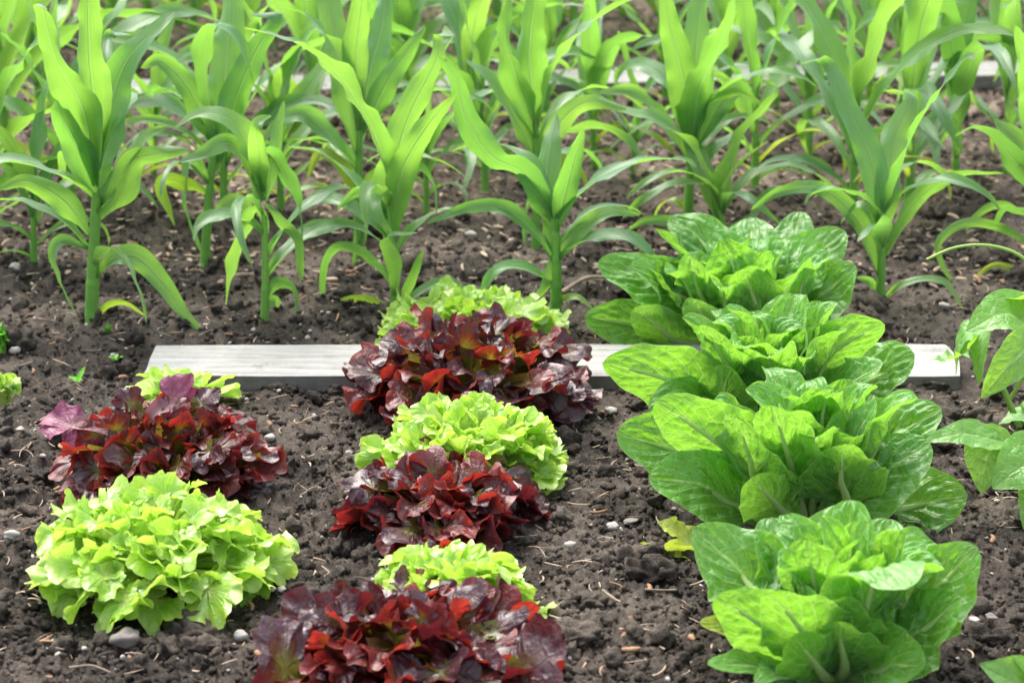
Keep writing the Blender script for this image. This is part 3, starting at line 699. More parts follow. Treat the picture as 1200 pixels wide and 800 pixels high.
Bb = [([(880, 460, -.02), (850, 420, -.06), (824, 380, -.07)], .064, dict(cup=.25, roll=.1)),
     ([(850, 480, -.02), (785, 445, -.03), (706, 425, -.03)], .060, dict(roll=1.35, cup=.3)),
     ([(940, 430, .0), (942, 390, .0), (946, 346, .0)], .060, dict(cup=.25)),
     ([(950, 440, .0), (985, 405, .0), (1037, 380, .0)], .055, dict(cup=.3, roll=-1.25)),
     ([(880, 420, .03), (865, 390, .05), (845, 362, .07)], .058, dict(cup=.35, puck=.14)),
     ([(870, 440, .0), (880, 420, -.02), (885, 395, -.05)], .055, dict(cup=-.3, puck=.14)),
     ([(985, 460, .0), (1030, 440, .0), (1072, 415, -.02)], .07, dict(cup=.4, puck=.12, roll=.6)),
     ([(965, 470, -.03), (995, 450, -.06), (1035, 425, -.07)], .056, dict(cup=.3, puck=.08, roll=.5)),
     ([(960, 460, .04), (970, 430, .07), (980, 405, .10)], .064, dict(cup=.35, puck=.14)),
     ([(905, 420, .04), (905, 385, .06), (905, 365, .08)], .055, dict(cup=.4)),
     ([(850, 490, -.03), (800, 470, -.06), (760, 480, -.08)], .05, dict(cup=.4, roll=-.7)),
     ([(860, 490, -.03), (850, 460, -.07), (856, 430, -.10)], .05, dict(cup=.3)),
     ([(915, 490, -.02), (905, 455, -.05), (892, 418, -.09)], .066, dict(cup=-.2, puck=.15))]
romaine((905, 505), Bb, 'third romaine lettuce from the front in the right row', 33, nfill=18, hgt=.165, rin=.085)
Aa = [([(820, 360, .0), (760, 330, .0), (700, 308, .0)], .056, dict(roll=-.7, cup=.3, puck=.13)),
     ([(800, 395, .0), (740, 380, .0), (685, 372, -.02)], .050, dict(roll=-1.2, cup=.2)),
     ([(800, 400, -.02), (775, 385, -.03), (745, 360, -.05)], .050, dict(roll=1.0, cup=.3)),
     ([(820, 340, .03), (800, 300, .04), (768, 268, .05)], .062, dict(cup=.3, roll=.6)),
     ([(850, 330, .05), (820, 280, .09), (785, 255, .12)], .060, dict(cup=.3, roll=-.4, puck=.13)),
     ([(870, 330, .06), (880, 290, .11), (880, 255, .16)], .062, dict(cup=.4)),
     ([(890, 330, .05), (925, 290, .10), (938, 248, .15)], .058, dict(cup=.4)),
     ([(910, 340, .03), (955, 300, .06), (990, 270, .08)], .064, dict(cup=.3, roll=.6)),
     ([(920, 370, .0), (965, 345, .0), (1002, 310, .0)], .064, dict(cup=.3, roll=.7, puck=.1)),
     ([(840, 370, -.03), (820, 340, -.06), (808, 300, -.08)], .060, dict(cup=.25)),
     ([(870, 370, -.03), (865, 330, -.05), (848, 280, -.04)], .064, dict(cup=-.2, puck=.14)),
     ([(890, 395, -.04), (885, 355, -.08), (870, 315, -.11)], .055, dict(cup=.25)),
     ([(920, 385, -.03), (935, 345, -.06), (948, 302, -.08)], .058, dict(cup=.25)),
     ([(850, 405, -.04), (830, 380, -.08), (812, 350, -.11)], .05, dict(cup=.3)),
     ([(780, 345, .0), (765, 325, -.03), (738, 312, -.05)], .046, dict(roll=-.6, cup=.35)),
     ([(930, 350, .02), (960, 320, .03), (965, 282, .03)], .055, dict(cup=.4, puck=.12))]
romaine((862, 405), Aa, 'farthest romaine lettuce of the right row beside the corn', 34, nfill=20, hgt=.15, rin=.11)
# yellowed leaf of a fallen lettuce and the sprig in the corner
def small_plant(name, base, leaves, label, cat, seed, mat, prof=w_bean, rib=False, stems=(), puck=.03, **kw):
    b = G(*base); rng = R(seed); root = thing(name, (b[0], b[1], 0), label, cat); o0 = np.array([b[0], b[1], 0])
    for lf in leaves:
        pts, W = lf[0], lf[1]; k2 = dict(kw); k2.update(lf[2] if len(lf) > 2 else {}); mt = k2.pop('mat', mat)
        W3 = [P(px, py, b[1] + dy) - o0 for px, py, dy in pts]
        broad_leaf(root, 0, W3, W, mt, rng, prof=prof, rib=rib, puck=puck, nu=26, nv=17, **k2)
    for sm in stems:
        pts, r = sm[0], sm[1]
        C, L = spline([P(px, py, b[1] + dy) - o0 for px, py, dy in pts], 26)
        V, Fq, uv = tube(C, r * (1 - .35 * np.linspace(0, 1, 26)), 8); link(sm[2] if len(sm) > 2 else 'stem', mkmesh('stem', V, Fq, uv, M['stem']), root)
    return root
small_plant('lettuce_seedling', (812, 648), [([(812, 640, 0), (790, 620, .0), (770, 612, .0)], .02, dict(roll=-.5)), ([(815, 646, 0), (785, 643, -.02), (750, 636, -.02)], .020, dict(roll=.6)), ([(812, 648, 0), (800, 652, -.02), (785, 652, -.03)], .015)],
            'yellowing limp lettuce leaves beside the front romaine on its left', 'seedling', 41, M['romaine_old'], ruf=.2)
small_plant('lettuce_seedling', (1240, 860), [([(1235, 850, 0), (1200, 810, 0), (1148, 778, 0)], .045, dict(roll=-.5)), ([(1240, 850, 0), (1215, 800, .02), (1185, 768, .02)], .03)],
            'bright green leaf tips poking into the bottom right corner', 'seedling', 42, M['bean'], ruf=.1)
small_plant('seedling', (92, 448), [([(92, 447, 0), (96, 438, 0), (100, 430, 0)], .008, dict(roll=.5)), ([(92, 447, 0), (86, 444, 0), (80, 441, 0)], .007)], 'round leaved seedling on bare soil left of the board', 'seedling', 43, M['sprout'])
small_plant('seedling', (135, 425), [([(135, 424, 0), (140, 419, 0), (144, 418, 0)], .005), ([(135, 424, 0), (130, 419, 0), (127, 418, 0)], .005), ([(135, 424, 0), (136, 418, 0.01), (136, 414, 0.02)], .004)], 'tiny two leaved sprout just behind the round leaved seedling', 'seedling', 44, M['sprout'])
lv = []; rgx = R(3)
for i in range(14):
    ax = 127 + rgx.uniform(-6, 6); ay = rgx.uniform(376, 396)
    lv.append(([(127, 398, 0), (ax, ay + 3, 0), (ax + rgx.uniform(-4, 4), ay - 1, rgx.uniform(-.01, .01))], .0035))
small_plant('weed', (127, 398), lv, 'small feathery weed at the foot of the big front corn stalk', 'weed', 45, M['sprout'])
# bean plant at the right edge
small_plant('bean_plant', (1195, 500),
  [([(1222, 402, .0), (1180, 368, -.01), (1132, 388, -.03)], .048, dict(roll=-.55, cup=.35)),
   ([(1225, 395, -.05), (1190, 420, -.09), (1150, 466, -.10)], .033, dict(roll=-.9, cup=.35)),
   ([(1150, 392, .0), (1122, 418, .0), (1088, 422, .0)], .026, dict(roll=.2, cup=.5, ruf=.3)),
   ([(1160, 378, .0), (1150, 405, -.02), (1148, 450, -.03)], .020, dict(roll=.6, cup=.5)),
   ([(1165, 385, .02), (1130, 395, .02), (1120, 440, .03)], .026, dict(roll=-.2, cup=.4)),
   ([(1230, 360, .02), (1200, 350, .02), (1160, 352, .03)], .035, dict(roll=.2, cup=.4)),
   ([(1225, 430, .0), (1190, 440, .02), (1165, 452, .03)], .03, dict(cup=.4)),
   ([(1230, 470, .02), (1200, 480, .03), (1172, 492, .03)], .022, dict(cup=.4)),
   ([(1195, 475, .0), (1210, 500, .0), (1230, 520, .0)], .03, dict(cup=.4))],
  'bean plant with large light green leaves at the right edge by the board end', 'bean plant', 51, M['bean'], prof=w_bean, ruf=.07, puck=.05, rr=.002,
  stems=[([(1195, 500, 0), (1182, 470, 0), (1172, 440, 0), (1178, 400, 0)], .0045), ([(1182, 470, 0), (1200, 440, 0), (1222, 402, 0)], .003),
         ([(1225, 400, 0), (1240, 350, .02), (1200, 303, .03), (1160, 288, .03), (1120, 290, .03), (1086, 304, .03)], .0028, 'tendril')])
small_plant('bean_plant', (1205, 610),
  [([(1178, 518, .0), (1130, 508, -.01), (1084, 516, -.02)], .024, dict(roll=-.5, cup=.25)),
   ([(1190, 520, .0), (1160, 530, -.01), (1150, 578, -.03)], .034, dict(roll=-.6, cup=.4)),
   ([(1235, 530, -.02), (1200, 545, -.04), (1163, 572, -.05)], .044, dict(roll=-.6, cup=.3)),
   ([(1215, 495, .02), (1190, 490, .02), (1170, 497, .02)], .016, dict(cup=.3)),
   ([(1230, 560, -.03), (1215, 590, -.05), (1200, 620, -.06)], .03, dict(cup=.4))],
  'lower bean plant with a pale pointed leaf reaching left at the right edge', 'bean plant', 52, M['bean'], prof=w_bean, ruf=.08, puck=.05, rr=.002,
  stems=[([(1205, 610, 0), (1203, 570, 0), (1195, 530, 0)], .004), ([(1195, 530, 0), (1185, 520, 0), (1176, 518, 0)], .0025), ([(1195, 530, 0), (1210, 520, 0), (1235, 530, -.02)], .0025)])

# ------------------------------------------------------------------ corn
def w_corn(u, W, base=.5):
    return W * np.minimum(base + (1 - base) * np.clip(u / .35, 0, 1) ** .8, 1.0) * np.clip((1 - u) / .62, 0, 1) ** .62 + .0006
def corn_leaf(root, pts, W, rng, mat=None, S0=None, roll=0., tw=(0, 0), cup=.5, cupb=2.9, ruf=.26, rf=1.9, nu=42, nv=11, base=.5):
    C, L = spline(pts, nu)
    if S0 is None:
        d = C[-1] - C[0]; d2 = C[nu // 2] - C[0]
        if np.hypot(d[0], d[1]) < .02: d = d2
        az = math.atan2(d[1], d[0]); S0 = np.array([-math.sin(az), math.cos(az), 0])
    W *= .92
    w = w_corn(np.linspace(0, 1, nu), W, base)
    V, Fq, UV, _ = blade(C, S0, w, nv, rng, (roll + tw[0], roll + tw[1]), cup, cupb, ruf, rf * L / .3)
    return link('leaf', mkmesh('leaf', V, Fq, UV, mat or M['corn']), root)
def stalk(root, pts, r0, r1, rng):
    n = 40; C, L = spline(pts, n); u = np.linspace(0, 1, n)
    r = r0 + (r1 - r0) * u
    for k in (.12, .36, .62, .86): r = r * (1 + .10 * np.exp(-((u - k) / .012) ** 2) - .05 * np.exp(-((u - k - .03) / .02) ** 2))
    V, Fq, uv = tube(C, r, 14, .88); link('stalk', mkmesh('stalk', V, Fq, uv, M['stalk']), root)
CG = 'young corn plants in the bed behind the board'
def corn_traced(base, stk, r0, leaves, label, seed, dys=.5):
    b = G(*base); rng = R(seed); root = thing('corn_plant', (b[0], b[1], 0), label, 'corn plant', CG); o0 = np.array([b[0], b[1], 0])
    stk = [P(px, py, b[1]) - o0 for px, py in stk]; stk[-1] = stk[-2] + (stk[-1] - stk[-2]) * .3
    stalk(root, stk, r0, r0 * .6, rng)
    for lf in leaves:
        pts, W = lf[0], lf[1]; kw = dict(lf[2]) if len(lf) > 2 else {}
        q = np.array(pts, float); n = len(q); ext = abs(q[-1, 0] - q[0, 0]) / 800.0
        dep = kw.pop('dy', rng.uniform(-1, 1) * dys * ext + (rng.choice([-1, 1]) * rng.uniform(.04, .13) if 'f' in kw else rng.uniform(-.02, .02))); f = kw.pop('f', None)
        W3 = [P(px, py, b[1] + dep * (i / (n - 1)) ** 1.3) - o0 for i, (px, py) in enumerate(pts)]
        if f is not None and rng.rand() < .6:
            ta = rng.uniform(0, 6.28); W3.append(W3[-1] + np.array([math.cos(ta) * .045, math.sin(ta) * .045, rng.uniform(-.01, .012)]))
        if f is not None: kw['S0'] = np.array([math.cos(rad(f)), math.sin(rad(f)), 0.0])
        elif 'roll' not in kw:
            sg = 1 if q[-1, 0] > q[0, 0] else -1
            kw['roll'] = sg * rng.uniform(.35, .85) if rng.rand() < .7 else -sg * rng.uniform(1.0, 1.4)
        if 'tw' not in kw: kw['tw'] = (0, rng.uniform(-1.2, 1.2))
        if kw.pop('old', 0): kw['mat'] = M['corn_old']
        if f is not None: W *= .88
        corn_leaf(root, W3, W, rng, **kw)
    stv = np.array(stk)
    for k in range(4):
        t = rng.uniform(.25, .95); p0 = np.array([np.interp(t, np.linspace(0, 1, len(stv)), stv[:, a]) for a in range(3)])
        az = rng.uniform(0, 6.28); L = rng.uniform(.13, .27); u = np.linspace(0, 1, 9)
        ang = rad(rng.uniform(15, 40)) + rad(rng.uniform(90, 135)) * u ** 1.4; ds = L / 8; sw = rng.uniform(-.6, .6) * u ** 2
        hx = np.r_[0, np.cumsum(np.sin(ang[1:]) * ds)]; hz = np.r_[0, np.cumsum(np.cos(ang[1:]) * ds)]
        pts = np.c_[p0[0] + np.cos(az + sw) * hx, p0[1] + np.sin(az + sw) * hx, np.maximum(p0[2] + hz, .01)]
        corn_leaf(root, pts, rng.uniform(.010, .018), rng, S0=np.array([-math.sin(az), math.cos(az), 0]), tw=(0, rng.uniform(-1.2, 1.2)), roll=rng.uniform(-.4, .4), nu=30)
    return root
corn_traced((108, 386), [(107, 388), (109, 320), (112, 250), (114, 180)], .0125, [
  ([(112, 378), (128, 359), (152, 358), (185, 383)], .008, dict(old=1)),
  ([(113, 328), (132, 304), (160, 301), (192, 332), (215, 366), (238, 389)], .019, dict(roll=.9, tw=(0, .5))),
  ([(113, 262), (142, 228), (155, 190), (178, 182), (222, 176)], .024, dict(tw=(.4, -.6))),
  ([(113, 255), (135, 215), (165, 165), (196, 148)], .020, {}),
  ([(104, 275), (84, 246), (60, 225), (28, 212), (0, 222)], .020, {}),
  ([(104, 292), (72, 285), (64, 310), (88, 366)], .013, {}),
  ([(112, 215), (98, 130), (66, 70), (50, 10)], .034, dict(f=190)),
  ([(114, 205), (110, 120), (104, 55), (108, -25)], .032, dict(f=10, cup=.7)),
  ([(116, 200), (128, 130), (150, 70), (185, 32), (205, 14)], .033, dict(f=150, tw=(0, .5))),
  ([(112, 225), (90, 170), (72, 135), (66, 118)], .030, dict(f=200)),
  ([(114, 245), (118, 180), (132, 130), (150, 112)], .034, dict(f=-15, cup=1.0)),
  ([(114, 190), (116, 120), (122, 70), (130, 40)], .024, dict(f=160, cup=1.2))],
  'big front corn plant with a thick stalk at the left of the board', 61)
corn_traced((310, 382), [(310, 384), (311, 320), (310, 270), (308, 205)], .0075, [
  ([(312, 350), (326, 332), (344, 342), (345, 372), (338, 398)], .013, {}),
  ([(309, 366), (314, 355), (322, 352), (326, 360)], .010, {}),
  ([(311, 275), (300, 248), (285, 275), (272, 320), (265, 358)], .020, dict(roll=.8)),
  ([(308, 235), (296, 185), (318, 182), (342, 225), (353, 262), (345, 312)], .023, dict(roll=-.6)),
  ([(312, 235), (322, 180), (333, 118)], .017, dict(f=20)),
  ([(306, 225), (285, 160), (262, 136), (232, 134), (205, 150)], .022, {}),
  ([(306, 235), (280, 180), (262, 168), (238, 180), (210, 190)], .020, {}),
  ([(312, 240), (330, 262), (348, 285), (352, 330)], .013, {}),
  ([(310, 225), (303, 180), (300, 150)], .022, dict(f=180, cup=1.1))],
  'corn plant with drooping leaves behind the left part of the board', 62)
corn_traced((464, 367), [(465, 369), (460, 310), (456, 250), (458, 195)], .0095, [
  ([(457, 300), (458, 220), (478, 140), (512, 70), (516, 40)], .034, dict(f=8, cup=.5)),
  ([(458, 285), (470, 205), (500, 150), (535, 110)], .028, dict(f=-20, cup=.6)),
  ([(457, 215), (440, 160), (400, 92), (345, 50), (284, 33)], .030, dict(roll=.5, tw=(0, -.5))),
  ([(456, 268), (425, 225), (382, 182), (336, 172)], .019, dict(roll=.7)),
  ([(460, 335), (430, 302), (396, 291), (381, 312), (377, 356)], .012, {}),
  ([(463, 355), (463, 310), (452, 279)], .016, dict(f=10)),
  ([(470, 358), (484, 325), (496, 294)], .012, dict(f=0)),
  ([(462, 300), (488, 264), (518, 246), (550, 248)], .012, {}),
  ([(458, 245), (485, 198), (508, 215), (511, 252)], .012, {}),
  ([(468, 360), (505, 334), (532, 330), (546, 346)], .009, {}),
  ([(461, 366), (430, 352), (404, 352), (383, 370)], .008, dict(old=1)),
  ([(456, 260), (436, 235), (418, 225), (395, 245)], .012, {})],
  'corn plant with one broad bright upright leaf above the centre lettuces', 63)
corn_traced((651, 373), [(651, 376), (652, 320), (651, 270), (650, 220)], .0110, [
  ([(651, 275), (640, 220), (645, 170), (652, 134)], .034, dict(f=5, cup=.9)),
  ([(652, 270), (665, 215), (676, 175), (683, 150)], .024, dict(f=170, cup=.9)),
  ([(648, 255), (615, 205), (575, 182), (547, 140), (535, 95), (514, 68)], .026, dict(roll=.6, tw=(0, .8))),
  ([(649, 310), (628, 275), (592, 245), (550, 243), (500, 262)], .014, {}),
  ([(654, 305), (680, 272), (712, 248), (750, 252)], .015, {}),
  ([(646, 330), (612, 313), (580, 318), (562, 352)], .014, {}),
  ([(648, 300), (640, 335), (612, 362)], .009, {}),
  ([(649, 262), (634, 235), (620, 215), (605, 205)], .020, {}),
  ([(652, 355), (675, 348), (695, 362)], .007, dict(old=1)),
  ([(649, 300), (643, 255), (641, 225)], .018, dict(f=190, cup=1.2))],
  'corn plant with a short blunt whorl between the centre lettuces and romaine', 64)
corn_traced((1031, 358), [(1031, 362), (1033, 310), (1035, 262), (1037, 215)], .0085, [
  ([(1036, 290), (1042, 215), (1050, 160), (1068, 112)], .030, dict(f=8, cup=.5)),
  ([(1034, 280), (1022, 190), (992, 125), (968, 72)], .027, dict(f=165, cup=.5)),
  ([(1031, 330), (1008, 262), (965, 222), (915, 224), (880, 246)], .015, {}),
  ([(1038, 300), (1072, 240), (1118, 207), (1176, 203)], .015, {}),
  ([(1035, 352), (1064, 331), (1106, 330), (1128, 362)], .009, {}),
  ([(1028, 354), (1020, 332), (1003, 325)], .009, {}),
  ([(1038, 250), (1062, 175), (1092, 120), (1130, 70)], .020, dict(f=40)),
  ([(1034, 290), (1020, 250), (1004, 240), (985, 262)], .012, {})],
  'corn plant between the romaine row and the right edge', 65)
corn_traced((850, 292), [(850, 295), (845, 250), (842, 215)], .008, [
  ([(843, 270), (850, 205), (872, 155), (912, 108)], .026, dict(f=20)),
  ([(842, 260), (828, 215), (812, 175), (806, 160)], .024, dict(f=170)),
  ([(842, 240), (815, 180), (772, 142), (705, 122)], .026, dict(roll=.6)),
  ([(845, 250), (860, 200), (900, 165)], .015, {}),
  ([(846, 275), (880, 255), (905, 225), (945, 216), (985, 235)], .012, {}),
  ([(842, 280), (800, 262), (760, 258), (735, 270)], .012, {})],
  'corn plant whose foot is hidden behind the farthest romaine', 66)
corn_traced((806, 272), [(806, 275), (808, 215), (812, 150), (815, 110)], .0105, [
  ([(810, 190), (818, 110), (845, 50), (870, -25)], .040, dict(f=10, cup=.6)),
  ([(812, 180), (800, 90), (785, 30), (775, -30)], .036, dict(f=175, cup=.6)),
  ([(812, 160), (815, 70), (822, 0), (828, -40)], .034, dict(f=0, cup=.9)),
  ([(808, 200), (785, 150), (745, 110), (700, 108)], .022, {}),
  ([(810, 220), (838, 175), (870, 160), (885, 215)], .016, {}),
  ([(812, 180), (845, 120), (868, 105), (880, 140)], .022, {}),
  ([(806, 250), (790, 235), (775, 240), (765, 262)], .010, dict(old=1))],
  'tall corn plant with broad leaves reaching out of the picture behind the romaine', 67)
corn_traced((420, 302), [(420, 305), (420, 240), (421, 170), (422, 110)], .0100, [
  ([(420, 180), (408, 90), (392, 30), (380, -30)], .036, dict(f=170, cup=.6)),
  ([(421, 170), (432, 90), (448, 30), (455, -30)], .036, dict(f=10, cup=.7)),
  ([(420, 200), (386, 160), (355, 135), (325, 145), (306, 170)], .020, {}),
  ([(423, 160), (452, 100), (478, 60), (498, 30)], .022, {}),
  ([(420, 150), (418, 70), (425, 0), (430, -30)], .030, dict(f=0, cup=1.0)),
  ([(419, 120), (395, 60), (360, 20), (330, 8)], .024, {}),
  ([(421, 280), (424, 262), (420, 290), (412, 328)], .012, {}),
  ([(420, 240), (400, 195), (375, 180), (360, 210)], .013, dict(old=1))],
  'tall corn plant standing behind the one with the bright upright leaf', 68)
corn_traced((238, 314), [(240, 317), (244, 240), (250, 180), (258, 120)], .0095, [
  ([(255, 190), (262, 110), (268, 40), (275, -30)], .038, dict(f=5, cup=.6)),
  ([(256, 180), (240, 80), (250, 28), (280, 50), (298, 102)], .024, dict(roll=.5)),
  ([(255, 200), (275, 120), (300, 60), (325, 20)], .030, dict(f=30)),
  ([(250, 225), (222, 190), (218, 240), (240, 302)], .015, {}),
  ([(248, 230), (215, 215), (190, 215), (205, 265)], .014, dict(old=1)),
  ([(252, 180), (225, 110), (190, 72), (165, 80)], .024, {}),
  ([(246, 260), (270, 235), (290, 250), (275, 305)], .012, {})],
  'tall corn plant between the two left front corn plants, further back', 69)
corn_traced((628, 296), [(628, 300), (628, 220), (628, 150), (630, 95)], .0090, [
  ([(630, 150), (620, 70), (625, 10), (632, -30)], .036, dict(f=5, cup=.7)),
  ([(631, 150), (650, 80), (690, 30), (755, -10)], .030, dict(roll=.5)),
  ([(629, 160), (605, 90), (592, 40), (600, -20)], .030, dict(f=170)),
  ([(630, 190), (600, 130), (575, 92), (545, 70)], .022, {}),
  ([(630, 190), (660, 140), (690, 120), (735, 128)], .020, {}),
  ([(629, 225), (618, 245), (615, 290)], .010, {}),
  ([(629, 215), (650, 190), (672, 190), (690, 222)], .011, dict(old=1))],
  'tall corn plant directly behind the one with the blunt whorl', 70)
corn_traced((1222, 325), [(1222, 328), (1222, 250), (1222, 190)], .0090, [
  ([(1222, 300), (1175, 268), (1130, 262), (1100, 285), (1108, 318), (1128, 336)], .009, dict(dy=-.02)),
  ([(1222, 320), (1190, 315), (1160, 312), (1132, 338)], .006, dict(old=1, dy=-.03)),
  ([(1222, 240), (1190, 190), (1150, 150), (1118, 160)], .022, {}),
  ([(1222, 220), (1195, 170), (1165, 140)], .024, {}),
  ([(1222, 260), (1180, 245), (1165, 270)], .014, {}),
  ([(1222, 200), (1210, 100), (1190, 30)], .034, dict(f=170)),
  ([(1222, 190), (1235, 90), (1240, 0)], .03, dict(f=10))],
  'corn plant at the right edge with a thin leaf looping down to the soil', 71)

_pool = {}
def corn_auto(px, py, sz, label, seed, n=8):
    b = G(px, py); rng = R(seed); root = thing('corn_plant', (b[0], b[1], 0), label, 'corn plant', CG)
    hs = .24 * sz; lean = rng.uniform(-.02, .02, 2)
    stalk(root, [(0, 0, -.01), (lean[0] * .3, lean[1] * .3, hs * .5), (lean[0] * .8, lean[1] * .8, hs * .8)], .010 * sz, .006 * sz, rng)
    ph = rng.uniform(0, 6.28)
    for i in range(n):
        t = i / (n - 1); az = ph + i * math.pi + rng.uniform(-.5, .5)
        L = np.interp(t, [0, .3, .65, 1], [.15, .32, .44, .36]) * sz * rng.uniform(.85, 1.15)
        W = np.interp(t, [0, .3, .65, 1], [.008, .016, .026, .026]) * sz * rng.uniform(.85, 1.15)
        th0 = rad(np.interp(t, [0, 1], [48, 4])) + rng.uniform(-.1, .1); dr = rad(np.interp(t, [0, .5, .8, 1], [115, 118, 75, 28])) * rng.uniform(.75, 1.25)
        u = np.linspace(0, 1, 14); ang = th0 + dr * u ** 1.6; ds = L / 13
        hx = np.r_[0, np.cumsum(np.sin(ang[1:]) * ds)]; hz = np.r_[0, np.cumsum(np.cos(ang[1:]) * ds)]
        z0 = hs * (.12 + .62 * t); swing = rng.uniform(-.5, .5) * u ** 2
        d = np.stack([np.cos(az + swing), np.sin(az + swing)], 1); k = z0 / hs
        pts = np.c_[d * hx[:, None] + lean * k ** 1.5, z0 + hz]
        low = pts[:, 2] < .008; pts[low, 2] = .008
        corn_leaf(root, np.vstack([pts[::2], pts[-1:]]), W, rng, mat=M['corn_old'] if (t < .25 and rng.rand() < .5) else None,
                  S0=np.array([-math.sin(az), math.cos(az), 0]), tw=(0, rng.uniform(-1.1, 1.1)), roll=rng.uniform(-.3, .3), nu=26, nv=9)
    return root
AUTO = [  # px, py, size, label
 (40, 318, .62, 'small corn plant left of the big front one'),
 (86, 262, 1.0, 'corn plant right behind the big front one at the left'),
 (12, 216, 1.1, 'corn plant cut by the left edge with pale bluish leaves'),
 (-14, 300, .9, 'corn plant standing just outside the left edge with leaves reaching in'),
 (180, 210, .62, 'small corn plant between the two tall ones at the left, near the far board'),
 (262, 260, .8, 'corn plant tucked behind the tall one with a folded leaf'),
 (330, 255, .70, 'small corn plant left of the tall middle corn, far from the board'),
 (500, 255, .62, 'small corn plant between the bright leaf corn and the blunt whorl corn'),
 (569, 224, .72, 'slender corn plant left of the tall one behind the blunt whorl'),
 (548, 196, .80, 'corn plant in the middle of the third row, leaves touching the far board'),
 (697, 204, .72, 'small corn plant with an arching yellow lower leaf behind the gap left of the romaine'),
 (740, 215, .5, 'very small yellowish corn plant in front of the far board'),
 (885, 232, .80, 'corn plant with a yellow stalk foot right of the tall broad one'),
 (948, 196, .78, 'corn plant in front of the far board left of the right hand corn'),
 (1000, 262, .88, 'corn plant close behind the one between romaine and right edge'),
 (1065, 245, .95, 'corn plant behind and right of the one between romaine and right edge'),
 (1120, 225, .78, 'corn plant with yellow lower leaves near the right edge'),
 (1180, 205, .8, 'corn plant near the right edge in front of the far board'),
 (50, 165, .9, 'blurred corn plant at the left, level with the end of the far board'),
 (372, 172, .85, 'blurred corn plant behind the tall middle corn plant'),
 (478, 165, .8, 'blurred corn plant in front of the far board at the centre left'),
 (640, 155, .8, 'blurred corn plant hidden behind the centre corn plants'),
 (850, 150, .8, 'blurred corn plant behind the tall broad leaved one'),
 (1015, 150, .85, 'blurred corn plant just before the far board at the right'),
]
for i, (px, py, sz, lb) in enumerate(AUTO): corn_auto(px, py, sz * 1.1, lb, 200 + i, 8 if sz < .7 else 10)
ORD = ['leftmost', 'second from left', 'third from left', 'fourth from left', 'fifth from left', 'sixth from left', 'seventh from left', 'eighth from left', 'ninth from left', 'tenth from left', 'eleventh from left', 'twelfth from left', 'thirteenth from left', 'fourteenth from left', 'fifteenth from left', 'sixteenth from left', 'seventeenth from left', 'eighteenth from left', 'rightmost']
rg = R(77)
for row, (py, n, off, nm) in enumerate([(132, 9, -10, 'of the row just in front of the far board'), (64, 17, -20, 'in the first row beyond the far board'), (28, 18, 10, 'in the second row beyond the far board'), (-14, 18, -30, 'in the last row at the top')]):
    for i in range(n):
        if row == 0 and i in (1,): continue
        px = off + i * (1240 / (n - 1)) + rg.uniform(-22, 22)
        corn_auto(px, py + rg.uniform(-9, 9) - (px - 600) * .02, (rg.uniform(.7, .9) if row == 0 else rg.uniform(1.0, 1.3)), '%s corn plant %s' % ('rightmost' if i == n - 1 else ORD[i], nm), 300 + row * 20 + i, 8)
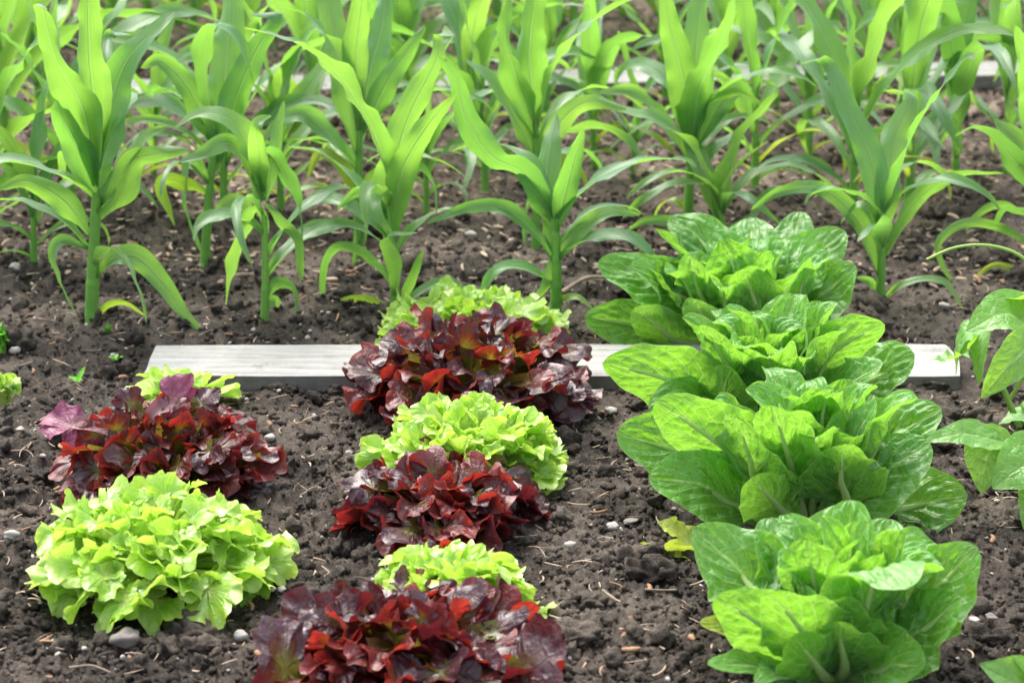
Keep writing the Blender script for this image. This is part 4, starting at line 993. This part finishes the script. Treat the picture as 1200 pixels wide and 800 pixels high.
# round leaved plants between the corn at the back
small_plant('squash_plant', (335, 165), [([(335, 160, 0), (318, 115, 0), (300, 95, 0.02)], .04, dict(roll=.4)), ([(335, 160, 0), (345, 110, 0), (362, 88, .02)], .045, dict(roll=-.3)), ([(335, 160, 0), (330, 100, -.03), (322, 75, -.06)], .045, {}), ([(335, 160, 0), (355, 135, 0), (378, 130, 0)], .03, dict(mat=M['corn_old']))],
   'low plant with round pale green leaves between corn stalks near the far board', 'plant', 81, M['bean'], stems=[([(335, 165, 0), (330, 140, 0), (318, 112, 0)], .004)])
small_plant('squash_plant', (840, 150), [([(840, 145, 0), (830, 115, 0), (822, 98, 0.02)], .035, {}), ([(840, 145, 0), (865, 120, 0), (880, 110, .02)], .035, {}), ([(840, 145, 0), (845, 125, -.03), (850, 115, -.07)], .035, {})],
   'low round leaved plant behind the tall broad leaved corn', 'plant', 82, M['bean'], stems=[([(840, 150, 0), (838, 130, 0), (832, 115, 0)], .004)])

# ------------------------------------------------------------------ light, sky, camera
w = bpy.data.worlds.new('World'); scn.world = w; w.use_nodes = True; nt = w.node_tree; nt.nodes.clear()
sun_el, sun_az = rad(58), rad(-28)         # azimuth clockwise from +Y: the sun stands behind the corn, to the left
sky = nt.nodes.new('ShaderNodeTexSky'); sky.sky_type = 'NISHITA'; sky.sun_disc = False
sky.sun_elevation = sun_el; sky.sun_rotation = sun_az; sky.air_density = 1.0; sky.dust_density = 5.0; sky.ozone_density = .6
hs = nt.nodes.new('ShaderNodeHueSaturation'); hs.inputs['Saturation'].default_value = .5    # thin white cloud cover
bg = nt.nodes.new('ShaderNodeBackground'); bg.inputs['Strength'].default_value = .15
out = nt.nodes.new('ShaderNodeOutputWorld')
nt.links.new(sky.outputs[0], hs.inputs['Color']); nt.links.new(hs.outputs[0], bg.inputs[0]); nt.links.new(bg.outputs[0], out.inputs[0])
sl = bpy.data.lights.new('sun', 'SUN'); sl.energy = 1.3; sl.angle = rad(40); sl.color = (1, .96, .90)
so = bpy.data.objects.new('sun', sl); COL.objects.link(so)
dirv = np.array([math.sin(sun_az) * math.cos(sun_el), math.cos(sun_az) * math.cos(sun_el), math.sin(sun_el)])
from mathutils import Vector
so.rotation_euler = Vector(dirv).to_track_quat('Z', 'Y').to_euler()
cam = bpy.data.cameras.new('camera'); co = bpy.data.objects.new('camera', cam); COL.objects.link(co)
co.location = (0, 0, H); co.rotation_euler = (math.pi / 2 - TH, 0, 0)
cam.sensor_width = 36; cam.lens = 36 * F / 1200; cam.clip_end = 400; cam.clip_start = .05
cam.dof.use_dof = True; cam.dof.focus_distance = 2.82; cam.dof.aperture_fstop = 6.8
scn.camera = co
vs = scn.view_settings; vs.view_transform = 'Standard'; vs.look = 'None'; vs.gamma = 1; vs.exposure = 1.58; vs.use_curve_mapping = False
scn.render.film_transparent = False
scn.cycles.max_bounces = 8; scn.cycles.transmission_bounces = 6; scn.cycles.diffuse_bounces = 6
